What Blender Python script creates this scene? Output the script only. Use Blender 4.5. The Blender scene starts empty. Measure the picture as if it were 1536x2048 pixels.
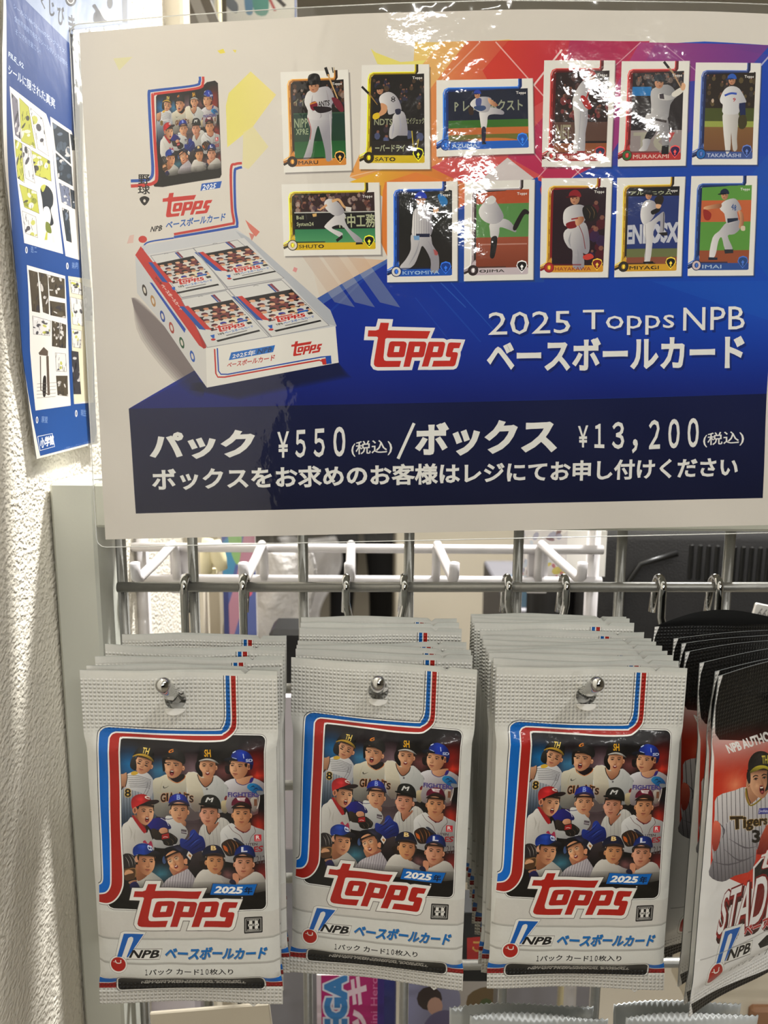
import bpy, math, random
import numpy as np
from mathutils import Vector, Matrix
from mathutils.geometry import delaunay_2d_cdt
random.seed(7); np.random.seed(7)
sc = bpy.context.scene
COL = sc.collection
# ------------------------------------------------------------------ camera
FPX = 1538.0                       # focal length in pixels of the 1536x2048 frame
PITCH = math.radians(9.6); ROLL = math.radians(0.35)
CAM = Vector((0, 0, 1.35))
cd = bpy.data.cameras.new('camera'); cam = bpy.data.objects.new('camera', cd); COL.objects.link(cam)
cam.location = CAM
RM = Matrix.Rotation(math.pi/2 - PITCH, 4, 'X') @ Matrix.Rotation(ROLL, 4, 'Z')
cam.rotation_euler = RM.to_euler()
cd.sensor_fit = 'VERTICAL'; cd.sensor_height = 34.62; cd.lens = FPX/2048*34.62
cd.clip_start = 0.01; cd.clip_end = 60
cd.dof.use_dof = True; cd.dof.focus_distance = 0.300; cd.dof.aperture_fstop = 26/1.6
sc.camera = cam
sc.view_settings.view_transform = 'Standard'; sc.view_settings.look = 'None'
sc.view_settings.gamma = 1; sc.view_settings.use_curve_mapping = False
sc.view_settings.exposure = -0.90
# ------------------------------------------------------------------ ambient light of the shop
w = bpy.data.worlds.new('world'); sc.world = w; w.use_nodes = True
bg = w.node_tree.nodes['Background']; bg.inputs[0].default_value = (1.0, 0.97, 0.93, 1); bg.inputs[1].default_value = 0.11
def area(name, loc, aim, size, sizey, power, col=(1, .985, .955)):
    l = bpy.data.lights.new(name, 'AREA'); l.shape = 'RECTANGLE'; l.size = size; l.size_y = sizey
    l.energy = power; l.color = col
    o = bpy.data.objects.new(name, l); COL.objects.link(o); o.location = loc
    o.rotation_euler = (Vector(aim)-Vector(loc)).to_track_quat('-Z', 'Y').to_euler()
    return o
# long ceiling tubes: the shop's lamps (their light also makes the glints on film and chrome)
area('tube_light_near', (0.80, -0.35, 2.62), (0.0, .2, 1.3), 1.2, .10, 20)
area('tube_light_back_right', (0.36, 0.87, 2.62), (-.15, .3, 1.2), .10, .22, 150)
area('tube_light_rear', (0.48, -4.7, 2.62), (0.1, 0, 1.3), .40, .09, 38)
area('tube_light_rear_right', (1.28, -2.7, 2.62), (0.1, 0, 1.3), .34, .07, 22)
area('tube_light_rear_left', (-1.65, -3.6, 2.62), (-.1, 0, 1.3), .46, .12, 18)
area('tube_light_above', (0.20, -2.2, 2.62), (0.1, 0, 1.3), .30, .03, 5)
area('tube_light_far', (0.4, 3.4, 2.62), (0.4, 3.4, 0), 1.2, 1.2, 60)

def P(px, py, zc):
    v = Vector(((px-768)/FPX*zc, -(py-1024)/FPX*zc, -zc)); return CAM + RM.to_3x3() @ v
def ray(px, py):
    return (RM.to_3x3() @ Vector(((px-768)/FPX, -(py-1024)/FPX, -1)))
def PY(px, py, Y):
    d = ray(px, py); return CAM + d*((Y-CAM.y)/d.y)
def PX(px, py, X):
    d = ray(px, py); return CAM + d*((X-CAM.x)/d.x)

# ------------------------------------------------------------------ object helpers
def link(o, parent=None):
    COL.objects.link(o)
    if parent is not None: o.parent = parent
    return o
def tag(o, label=None, cat=None, group=None, kind=None):
    if label: o['label'] = label
    if cat: o['category'] = cat
    if group: o['group'] = group
    if kind: o['kind'] = kind
    return o
def thing(name, label, cat, loc=(0, 0, 0), rot=(0, 0, 0), group=None):
    o = bpy.data.objects.new(name, None); o.empty_display_size = .01; o.location = loc; o.rotation_euler = rot
    link(o); return tag(o, label, cat, group)
class MB:
    def __init__(s): s.v = []; s.f = []
    def add(s, v, f):
        n = len(s.v); s.v += [tuple(p) for p in v]; s.f += [tuple(i+n for i in q) for q in f]; return s
    def box(s, lo, hi, ch=0.0):
        x0, y0, z0 = lo; x1, y1, z1 = hi
        if ch <= 0:
            v = [(x, y, z) for z in (z0, z1) for y in (y0, y1) for x in (x0, x1)]
            return s.add(v, [(0, 2, 3, 1), (4, 5, 7, 6), (0, 1, 5, 4), (2, 6, 7, 3), (0, 4, 6, 2), (1, 3, 7, 5)])
        c = ch; pts = []; 
        for sx in (0, 1):
            for sy in (0, 1):
                for sz in (0, 1):
                    X = x1 if sx else x0; Y = y1 if sy else y0; Z = z1 if sz else z0
                    dx = -c if sx else c; dy = -c if sy else c; dz = -c if sz else c
                    pts += [(X, Y+dy, Z+dz), (X+dx, Y, Z+dz), (X+dx, Y+dy, Z)]
        import bmesh
        bm = bmesh.new(); [bm.verts.new(p) for p in pts]; bmesh.ops.convex_hull(bm, input=bm.verts)
        bm.verts.index_update()
        v = [q.co[:] for q in bm.verts]; f = [tuple(q.index for q in fc.verts) for fc in bm.faces]; bm.free()
        return s.add(v, f)
    def tube(s, pts, r, seg=12, cap=True, ball=False):
        pts = [Vector(p) for p in pts]; n = len(pts); rs = r if isinstance(r, (list, tuple)) else [r]*n
        if ball:
            d = (pts[-1]-pts[-2]).normalized(); e = pts[-1]; R = rs[-1]
            for k in range(1, 6):
                a = k/5*math.pi/2; pts.append(e+d*R*math.sin(a)); rs = list(rs)+[max(R*math.cos(a), R*.02)]
            n = len(pts)
        t0 = (pts[1]-pts[0]).normalized(); up = Vector((0, 0, 1)) if abs(t0.z) < .9 else Vector((1, 0, 0))
        nrm = (up - t0*up.dot(t0)).normalized(); rings = []; V = []
        for i in range(n):
            t = (pts[min(i+1, n-1)]-pts[max(i-1, 0)]).normalized()
            nrm = (nrm - t*nrm.dot(t)).normalized(); b = t.cross(nrm)
            for k in range(seg):
                a = 2*math.pi*k/seg; V.append(pts[i]+(nrm*math.cos(a)+b*math.sin(a))*rs[i])
        F = [(i*seg+k, i*seg+(k+1) % seg, (i+1)*seg+(k+1) % seg, (i+1)*seg+k) for i in range(n-1) for k in range(seg)]
        if cap: F += [tuple(range(seg))[::-1], tuple((n-1)*seg+k for k in range(seg))]
        return s.add(V, F)
    def prism(s, poly, y0, y1):      # xz outline pushed along y
        n = len(poly); v = [(x, y0, z) for x, z in poly]+[(x, y1, z) for x, z in poly]
        return s.add(v, [tuple(range(n)), tuple(range(2*n-1, n-1, -1))]+[(i, i+n, (i+1) % n+n, (i+1) % n) for i in range(n)])
    def grid(s, fn, nu, nv):
        v = [fn(i/nu, j/nv) for j in range(nv+1) for i in range(nu+1)]
        return s.add(v, [(j*(nu+1)+i, j*(nu+1)+i+1, (j+1)*(nu+1)+i+1, (j+1)*(nu+1)+i) for j in range(nv) for i in range(nu)])
    def build(s, name, mat, parent=None, smooth=False, label=None):
        me = bpy.data.meshes.new(name); me.from_pydata(s.v, [], s.f); me.materials.append(mat)
        if smooth: me.polygons.foreach_set('use_smooth', [True]*len(me.polygons))
        me.update(); o = bpy.data.objects.new(name, me); link(o, parent)
        if label: o['label'] = label
        return o
def arc(c, r, a0, a1, ax, ay, n=8):
    return [Vector(c)+Vector(ax)*r*math.cos(a0+(a1-a0)*i/n)+Vector(ay)*r*math.sin(a0+(a1-a0)*i/n) for i in range(n+1)]

# ------------------------------------------------------------------ materials
def s2l(c):
    c = np.asarray(c, float)/255.0
    return np.where(c <= .04045, c/12.92, ((c+.055)/1.055)**2.4)
def mat(name, rgb=(200, 200, 200), rough=.5, metal=0, coat=0, trans=0, bump=None, noise=None, spec=.5, alpha=1, emit=None, tr_ior=1.45):
    m = bpy.data.materials.new(name); m.use_nodes = True; nt = m.node_tree; N = nt.nodes; L = nt.links
    b = N['Principled BSDF']; c = tuple(s2l(rgb))+(1,)
    b.inputs['Base Color'].default_value = c; b.inputs['Roughness'].default_value = rough
    b.inputs['Metallic'].default_value = metal; b.inputs['Coat Weight'].default_value = coat
    b.inputs['Coat Roughness'].default_value = .06; b.inputs['Specular IOR Level'].default_value = spec
    b.inputs['Transmission Weight'].default_value = trans; b.inputs['Alpha'].default_value = alpha; b.inputs['IOR'].default_value = tr_ior
    if emit: b.inputs['Emission Color'].default_value = tuple(s2l(emit[0]))+(1,); b.inputs['Emission Strength'].default_value = emit[1]
    tc = N.new('ShaderNodeTexCoord')
    if noise:                      # (scale, amount): subtle tone variation of the surface itself
        n = N.new('ShaderNodeTexNoise'); n.inputs['Scale'].default_value = noise[0]; n.inputs['Detail'].default_value = 5
        L.new(tc.outputs['Object'], n.inputs['Vector'])
        mx = N.new('ShaderNodeMix'); mx.data_type = 'RGBA'
        mx.inputs[6].default_value = tuple(x*(1-noise[1]) for x in c[:3])+(1,); mx.inputs[7].default_value = tuple(min(1, x*(1+noise[1])) for x in c[:3])+(1,)
        L.new(n.outputs['Fac'], mx.inputs[0]); L.new(mx.outputs[2], b.inputs['Base Color'])
    if bump:                       # (scale, distance m, strength, detail, stretch along y)
        n = N.new('ShaderNodeTexNoise'); n.inputs['Scale'].default_value = bump[0]; n.inputs['Detail'].default_value = bump[3] if len(bump) > 3 else 2
        mp = N.new('ShaderNodeMapping'); mp.inputs['Scale'].default_value = (1, bump[4] if len(bump) > 4 else 1, 1); L.new(tc.outputs['Object'], mp.inputs['Vector']); L.new(mp.outputs[0], n.inputs['Vector'])
        bp = N.new('ShaderNodeBump'); bp.inputs['Distance'].default_value = bump[1]; bp.inputs['Strength'].default_value = bump[2]
        L.new(n.outputs['Fac'], bp.inputs['Height']); L.new(bp.outputs['Normal'], b.inputs['Normal'])
    return m
def ink_mat(name, rough=.4, coat=0, coat_rough=.03, wrinkle=None, emboss=0, metal=0, grain=0, gain=1.0, spec=.4):
    """printed surface: the print sits in the mesh's colour attribute, the relief is procedural"""
    m = bpy.data.materials.new(name); m.use_nodes = True; nt = m.node_tree; N = nt.nodes; L = nt.links
    b = N['Principled BSDF']; at = N.new('ShaderNodeAttribute'); at.attribute_name = 'ink'
    tc = N.new('ShaderNodeTexCoord')
    col = at.outputs['Color']
    if grain:
        n = N.new('ShaderNodeTexNoise'); n.inputs['Scale'].default_value = 900; n.inputs['Detail'].default_value = 3
        L.new(tc.outputs['Object'], n.inputs['Vector'])
        mr = N.new('ShaderNodeMapRange'); mr.inputs['To Min'].default_value = 1-grain; mr.inputs['To Max'].default_value = 1+grain
        L.new(n.outputs['Fac'], mr.inputs['Value'])
        vm = N.new('ShaderNodeVectorMath'); vm.operation = 'SCALE'; L.new(col, vm.inputs[0]); L.new(mr.outputs[0], vm.inputs['Scale']); col = vm.outputs[0]
    L.new(col, b.inputs['Base Color'])
    b.inputs['Roughness'].default_value = rough; b.inputs['Metallic'].default_value = metal; b.inputs['Specular IOR Level'].default_value = spec
    b.inputs['Coat Weight'].default_value = coat; b.inputs['Coat Roughness'].default_value = coat_rough
    h = None
    if emboss:
        uv = N.new('ShaderNodeUVMap'); uv.uv_map = 'mm'
        sx = N.new('ShaderNodeSeparateXYZ'); L.new(uv.outputs[0], sx.inputs[0])
        def sn(out, k):
            a = N.new('ShaderNodeMath'); a.operation = 'MULTIPLY'; a.inputs[1].default_value = k; L.new(out, a.inputs[0])
            c = N.new('ShaderNodeMath'); c.operation = 'SINE'; L.new(a.outputs[0], c.inputs[0])
            d = N.new('ShaderNodeMath'); d.operation = 'MULTIPLY_ADD'; d.inputs[1].default_value = .5; d.inputs[2].default_value = .5; L.new(c.outputs[0], d.inputs[0]); return d.outputs[0]
        k = 2*math.pi/1.45
        pr = N.new('ShaderNodeMath'); pr.operation = 'MULTIPLY'; L.new(sn(sx.outputs[0], k), pr.inputs[0]); L.new(sn(sx.outputs[1], k), pr.inputs[1])
        em = N.new('ShaderNodeAttribute'); em.attribute_name = 'emb'
        h = N.new('ShaderNodeMath'); h.operation = 'MULTIPLY'; L.new(pr.outputs[0], h.inputs[0]); L.new(em.outputs['Fac'], h.inputs[1])
        bp = N.new('ShaderNodeBump'); bp.inputs['Distance'].default_value = .00045; bp.inputs['Strength'].default_value = emboss
        L.new(h.outputs[0], bp.inputs['Height'])
        L.new(bp.outputs['Normal'], b.inputs['Normal']); L.new(bp.outputs['Normal'], b.inputs['Coat Normal'])
        prev = bp
    if wrinkle:
        n = N.new('ShaderNodeTexNoise'); n.inputs['Scale'].default_value = wrinkle[0]; n.inputs['Detail'].default_value = 2.0
        n.inputs['Distortion'].default_value = .6; L.new(tc.outputs['Object'], n.inputs['Vector'])
        n2 = N.new('ShaderNodeTexNoise'); n2.inputs['Scale'].default_value = wrinkle[0]*9; n2.inputs['Detail'].default_value = 1.5
        L.new(tc.outputs['Object'], n2.inputs['Vector'])
        ad = N.new('ShaderNodeMath'); ad.operation = 'MULTIPLY_ADD'; ad.inputs[1].default_value = wrinkle[2]; L.new(n2.outputs['Fac'], ad.inputs[0]); L.new(n.outputs['Fac'], ad.inputs[2])
        bp = N.new('ShaderNodeBump'); bp.inputs['Distance'].default_value = wrinkle[1]; bp.inputs['Strength'].default_value = 1
        L.new(ad.outputs[0], bp.inputs['Height'])
        if emboss: L.new(prev.outputs['Normal'], bp.inputs['Normal']); L.new(bp.outputs['Normal'], b.inputs['Normal'])
        L.new(bp.outputs['Normal'], b.inputs['Coat Normal'])
    return m
def film_mat(name, rough=.04, tint=(245, 245, 242), haze=.06):
    m = bpy.data.materials.new(name); m.use_nodes = True; nt = m.node_tree; N = nt.nodes; L = nt.links
    out = N['Material Output']; N.remove(N['Principled BSDF'])
    tr = N.new('ShaderNodeBsdfTransparent'); tr.inputs[0].default_value = tuple(s2l(tint))+(1,)
    gl = N.new('ShaderNodeBsdfGlossy'); gl.inputs['Roughness'].default_value = rough
    df = N.new('ShaderNodeBsdfDiffuse'); df.inputs[0].default_value = (.8, .8, .78, 1)
    fr = N.new('ShaderNodeFresnel'); fr.inputs[0].default_value = 1.5
    n = N.new('ShaderNodeTexNoise'); n.inputs['Scale'].default_value = 60; tc = N.new('ShaderNodeTexCoord'); L.new(tc.outputs['Object'], n.inputs['Vector'])
    bp = N.new('ShaderNodeBump'); bp.inputs['Distance'].default_value = .0012; L.new(n.outputs['Fac'], bp.inputs['Height']); L.new(bp.outputs[0], gl.inputs['Normal'])
    m1 = N.new('ShaderNodeMixShader'); m1.inputs[0].default_value = haze; L.new(tr.outputs[0], m1.inputs[1]); L.new(df.outputs[0], m1.inputs[2])
    m2 = N.new('ShaderNodeMixShader'); L.new(fr.outputs[0], m2.inputs[0]); L.new(m1.outputs[0], m2.inputs[1]); L.new(gl.outputs[0], m2.inputs[2])
    L.new(m2.outputs[0], out.inputs[0]); return m
# ================================================================== flat print as vector geometry
def pts(s): return np.array([[float(q) for q in p.split(',')] for p in s.split()])
def smooth(p, k=4):
    p = np.asarray(p, float); n = len(p); out = []
    for i in range(n):
        a, b, c, d = p[i-1], p[i], p[(i+1) % n], p[(i+2) % n]
        for j in range(k):
            t = j/k; out.append(.5*((2*b)+(c-a)*t+(2*a-5*b+4*c-d)*t*t+(3*b-a-3*c+d)*t**3))
    return np.array(out)
def spath(p, k=5):                # open smooth path
    p = np.asarray(p, float); q = np.vstack([2*p[0]-p[1], p, 2*p[-1]-p[-2]]); out = []
    for i in range(1, len(q)-2):
        a, b, c, d = q[i-1:i+3]
        for j in range(k):
            t = j/k; out.append(.5*((2*b)+(c-a)*t+(2*a-5*b+4*c-d)*t*t+(3*b-a-3*c+d)*t**3))
    out.append(p[-1]); return np.array(out)
def ell(cx, cy, rx, ry, n=16, rot=0):
    t = np.linspace(0, 2*math.pi, n, endpoint=False); x = rx*np.cos(t); y = ry*np.sin(t); c, s = math.cos(rot), math.sin(rot)
    return np.stack([cx+x*c-y*s, cy+x*s+y*c], 1)
def rrect(x0, y0, x1, y1, r, n=4):
    o = []
    for cx, cy, a in ((x1-r, y0+r, -math.pi/2), (x1-r, y1-r, 0), (x0+r, y1-r, math.pi/2), (x0+r, y0+r, math.pi)):
        for k in range(n+1): o.append((cx+r*math.cos(a+k/n*math.pi/2), cy+r*math.sin(a+k/n*math.pi/2)))
    return np.array(o)
def sarea(p): x, y = p[:, 0], p[:, 1]; return .5*np.sum(x*np.roll(y, -1)-y*np.roll(x, -1))
def offset(p, d):                 # positive d grows the outline
    p = np.asarray(p, float); p = p[np.linalg.norm(p-np.roll(p, 1, 0), axis=1) > 1e-9]
    s = 1 if sarea(p) > 0 else -1
    e = np.roll(p, -1, 0)-p; e /= np.linalg.norm(e, axis=1)[:, None]+1e-12
    n = np.stack([e[:, 1], -e[:, 0]], 1)*s; m = n+np.roll(n, 1, 0); l = np.linalg.norm(m, axis=1)
    m /= l[:, None]+1e-9; c = np.maximum(l/2, .55)
    return p+m*(d/c)[:, None]
def pip(P_, c):                   # even-odd crossings count parity of points in one contour
    x, y = P_[:, 0][:, None], P_[:, 1][:, None]; a = c; b = np.roll(c, -1, 0)
    cond = (a[:, 1][None] > y) != (b[:, 1][None] > y)
    dy = (b[:, 1]-a[:, 1]); dy = np.where(np.abs(dy) < 1e-12, 1e-12, dy)
    xi = a[:, 0][None]+(y-a[:, 1][None])*((b[:, 0]-a[:, 0])/dy)[None]
    hit = cond & (x < xi); sgn = np.where(b[:, 1] > a[:, 1], 1, -1)[None]
    return hit.sum(1) % 2, (hit*sgn).sum(1)
_G = {}
def glyphs(s, res=2):
    if (s, res) in _G: return _G[(s, res)]
    c = bpy.data.curves.new('t', 'FONT'); c.body = s; o = bpy.data.objects.new('t', c); COL.objects.link(o)
    bpy.context.view_layer.update(); cv = o.to_curve(bpy.context.evaluated_depsgraph_get())
    cs = []
    for sp in cv.splines:
        b = sp.bezier_points; n = len(b); q = []
        for i in range(n):
            p0, p1, p2, p3 = (np.array(v[:2]) for v in (b[i].co, b[i].handle_right, b[(i+1) % n].handle_left, b[(i+1) % n].co))
            ch = p3-p0; L = np.linalg.norm(ch)+1e-9
            dev = max(abs(ch[0]*(p1-p0)[1]-ch[1]*(p1-p0)[0]), abs(ch[0]*(p2-p0)[1]-ch[1]*(p2-p0)[0]))/L
            k = 1 if dev < .004 else (res if dev < .12 else res+2)
            for j in range(k):
                t = j/k; q.append((1-t)**3*p0+3*(1-t)**2*t*p1+3*(1-t)*t*t*p2+t**3*p3)
        if len(q) > 2: cs.append(np.array(q))
    bpy.data.objects.remove(o); bpy.data.curves.remove(c)
    dep = [sum(int(pip(cs[i][:1]*.999+cs[i][1:2]*.001, cs[j])[0][0]) for j in range(len(cs)) if j != i) for i in range(len(cs))]
    out = []
    for i, q in enumerate(cs):
        if dep[i] % 2 == 0:
            if sarea(q) < 0: q = q[::-1]
            out.append([q]+[(h if sarea(h) < 0 else h[::-1]) for j, h in enumerate(cs) if dep[j] == dep[i]+1 and pip(h[:1]*.999+h[1:2]*.001, cs[i])[0][0]])
    A = np.vstack(cs); _G[(s, res)] = (out, A.min(0), A.max(0)); return _G[(s, res)]
def homog(src, dst):
    A = []
    for (x, y), (u, v) in zip(src, dst):
        A += [[x, y, 1, 0, 0, 0, -u*x, -u*y, -u], [0, 0, 0, x, y, 1, -v*x, -v*y, -v]]
    return np.linalg.svd(np.array(A))[2][-1].reshape(3, 3)
def app(H, p):
    q = np.c_[p, np.ones(len(p))] @ H.T; return q[:, :2]/q[:, 2:]
def aff(sx, sy, tx, ty): return np.array([[sx, 0, tx], [0, sy, ty], [0, 0, 1.]])
def lin(x0, y0, c0, x1, y1, c1):
    c0 = np.array(list(c0)+[1.]*(4-len(c0))); c1 = np.array(list(c1)+[1.]*(4-len(c1))); d = (x1-x0)**2+(y1-y0)**2
    return lambda p: (lambda t: c0+(c1-c0)*t[:, None])(np.clip(((p[:, 0]-x0)*(x1-x0)+(p[:, 1]-y0)*(y1-y0))/d, 0, 1))
def rad(cx, cy, rx, ry, c0, c1):
    c0 = np.array(list(c0)+[1.]*(4-len(c0))); c1 = np.array(list(c1)+[1.]*(4-len(c1)))
    return lambda p: (lambda t: c0+(c1-c0)*t[:, None])(np.clip(np.hypot((p[:, 0]-cx)/rx, (p[:, 1]-cy)/ry), 0, 1)**1.3)
class Art:
    def __init__(s): s.sh = []; s.M = np.eye(3); s.clip = None; s.st = []
    def push(s, T): s.st.append((s.M, s.clip)); s.M = s.M @ T; return s
    def pop(s): s.M, s.clip = s.st.pop()
    def setclip(s, c): s.clip = app(s.M, c)
    def add(s, cs, fill):
        cs = [app(s.M, np.asarray(c, float)) for c in cs]
        if not callable(fill): fill = np.array(list(fill)+[1.]*(4-len(fill)))
        s.sh.append((cs, fill, s.clip, np.linalg.inv(s.M) if callable(fill) else None))
    def p(s, d, fill, sm=0, k=4):
        c = pts(d) if isinstance(d, str) else np.asarray(d, float)
        s.add([smooth(c, k) if sm else c], fill)
    def line(s, d, w, fill, sm=0, k=5):
        c = pts(d) if isinstance(d, str) else np.asarray(d, float)
        if sm: c = spath(c, k)
        t = np.gradient(c, axis=0); t /= np.linalg.norm(t, axis=1)[:, None]+1e-9; n = np.stack([-t[:, 1], t[:, 0]], 1)
        ww = (np.full(len(c), w) if np.isscalar(w) else np.interp(np.linspace(0, 1, len(c)), np.linspace(0, 1, len(w)), w))[:, None]/2
        s.add([np.vstack([c+n*ww, (c-n*ww)[::-1]])], fill)
    def text(s, t, quad, fill, bold=0, res=2, out=None):
        """quad: x0,y0,x1,y1 box (y down) or four corners TL TR BR BL"""
        g, lo, hi = glyphs(t, res); 
        if len(quad) == 4 and np.isscalar(quad[0]): x0, y0, x1, y1 = quad; quad = [(x0, y0), (x1, y0), (x1, y1), (x0, y1)]
        H = homog([(lo[0], hi[1]), (hi[0], hi[1]), (hi[0], lo[1]), (lo[0], lo[1])], quad)
        s.push(H)
        if out:
            for gg in g: s.add([offset(gg[0], out[0])], out[1])
        for gg in g: s.add([offset(c, bold if i == 0 else -bold) if bold else c for i, c in enumerate(gg)], fill)
        s.pop()
    def bake(s, dom, step, base=(230, 228, 222), hole=None, gain=1.0):
        dom = np.asarray(dom, float); V = []; E = []
        lo, hi = dom.min(0), dom.max(0)
        def addc(c):
            n = len(V); V.extend(map(tuple, c)); m = len(c); E.extend((n+i, n+(i+1) % m) for i in range(m))
        addc(dom)
        if hole is not None: addc(hole)
        for cs, _, _, _ in s.sh:
            for c in cs:
                if (c.max(0) > lo).all() and (c.min(0) < hi).all(): addc(np.clip(c, lo-5, hi+5))
        nx, ny = int((hi[0]-lo[0])/step), int((hi[1]-lo[1])/step)
        for i in range(1, nx):
            x = lo[0]+(hi[0]-lo[0])*i/nx; n = len(V); V.extend([(x, lo[1]-1), (x, hi[1]+1)]); E.append((n, n+1))
        for i in range(1, ny):
            y = lo[1]+(hi[1]-lo[1])*i/ny; n = len(V); V.extend([(lo[0]-1, y), (hi[0]+1, y)]); E.append((n, n+1))
        r = delaunay_2d_cdt([Vector(v) for v in V], E, [], 0, 2e-4, False)
        v = np.array([q[:] for q in r[0]]); t = np.array(r[2])
        c = v[t].mean(1)
        a = v[t]; ar = .5*((a[:, 1, 0]-a[:, 0, 0])*(a[:, 2, 1]-a[:, 0, 1])-(a[:, 2, 0]-a[:, 0, 0])*(a[:, 1, 1]-a[:, 0, 1]))
        bb = (c > lo).all(1) & (c < hi).all(1) & (np.abs(ar) > 1e-9)
        t = t[bb]; ar = ar[bb]; c = c[bb]
        k = pip_chunk(c, dom) == 1
        if hole is not None: k &= pip_chunk(c, hole) == 0
        t = t[k]; ar = ar[k]; c = c[k]; t[ar < 0] = t[ar < 0][:, ::-1]
        o = np.argsort(c[:, 0]); t = t[o]; c = c[o]; cx = c[:, 0]
        C = np.tile(np.array(base, float), (len(t), 3, 1))
        for cs, fill, clip, inv in s.sh:
            mn = np.min([q.min(0) for q in cs], 0); mx = np.max([q.max(0) for q in cs], 0)
            i0, i1 = np.searchsorted(cx, mn[0]), np.searchsorted(cx, mx[0])
            if i1 <= i0: continue
            idx = np.arange(i0, i1); yy = c[idx, 1]; idx = idx[(yy > mn[1]) & (yy < mx[1])]
            if not len(idx): continue
            wn = np.zeros(len(idx), int)
            for q in cs: wn += wind_chunk(c[idx], q)
            idx = idx[wn != 0]
            if clip is not None and len(idx): idx = idx[pip_chunk(c[idx], clip) == 1]
            if not len(idx): continue
            if callable(fill): f = fill(app(inv, v[t[idx]].reshape(-1, 2))).reshape(-1, 3, 4)
            else: f = np.broadcast_to(fill, (len(idx), 3, 4))
            al = f[..., 3:]; C[idx] = C[idx]*(1-al)+f[..., :3]*al
        used, invx = np.unique(t, return_inverse=True); 
        return v[used], invx.reshape(t.shape), np.clip(s2l(np.clip(C, 0, 255))**1.10*gain*1.05, 0, .95)
def pip_chunk(P_, q):
    return np.concatenate([pip(P_[i:i+20000], q)[0] for i in range(0, len(P_), 20000)]) if len(P_) else np.zeros(0, int)
def wind_chunk(P_, q):
    return np.concatenate([pip(P_[i:i+20000], q)[1] for i in range(0, len(P_), 20000)]) if len(P_) else np.zeros(0, int)
def art_mesh(name, baked, warp, material, uv=None, emb=None, flip=False, shade_smooth=True):
    v, t, C = baked; co = warp(v); me = bpy.data.meshes.new(name)
    if flip: t = t[:, ::-1]; C = C[:, ::-1]
    me.vertices.add(len(co)); me.vertices.foreach_set('co', co.astype(np.float32).ravel())
    n = len(t); me.loops.add(n*3); me.loops.foreach_set('vertex_index', t.astype(np.int32).ravel())
    me.polygons.add(n); me.polygons.foreach_set('loop_start', np.arange(0, n*3, 3, dtype=np.int32))
    if shade_smooth: me.polygons.foreach_set('use_smooth', np.ones(n, bool))
    me.update(calc_edges=True)
    a = me.color_attributes.new('ink', 'FLOAT_COLOR', 'CORNER')
    a.data.foreach_set('color', np.concatenate([C, np.ones((n, 3, 1))], 2).astype(np.float32).ravel())
    u = me.uv_layers.new(name='mm'); u.data.foreach_set('uv', (v if uv is None else uv)[t].astype(np.float32).ravel())
    if emb is not None:
        e = me.attributes.new('emb', 'FLOAT', 'POINT'); e.data.foreach_set('value', emb(v).astype(np.float32))
    me.materials.append(material); me.validate(); return me
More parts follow.
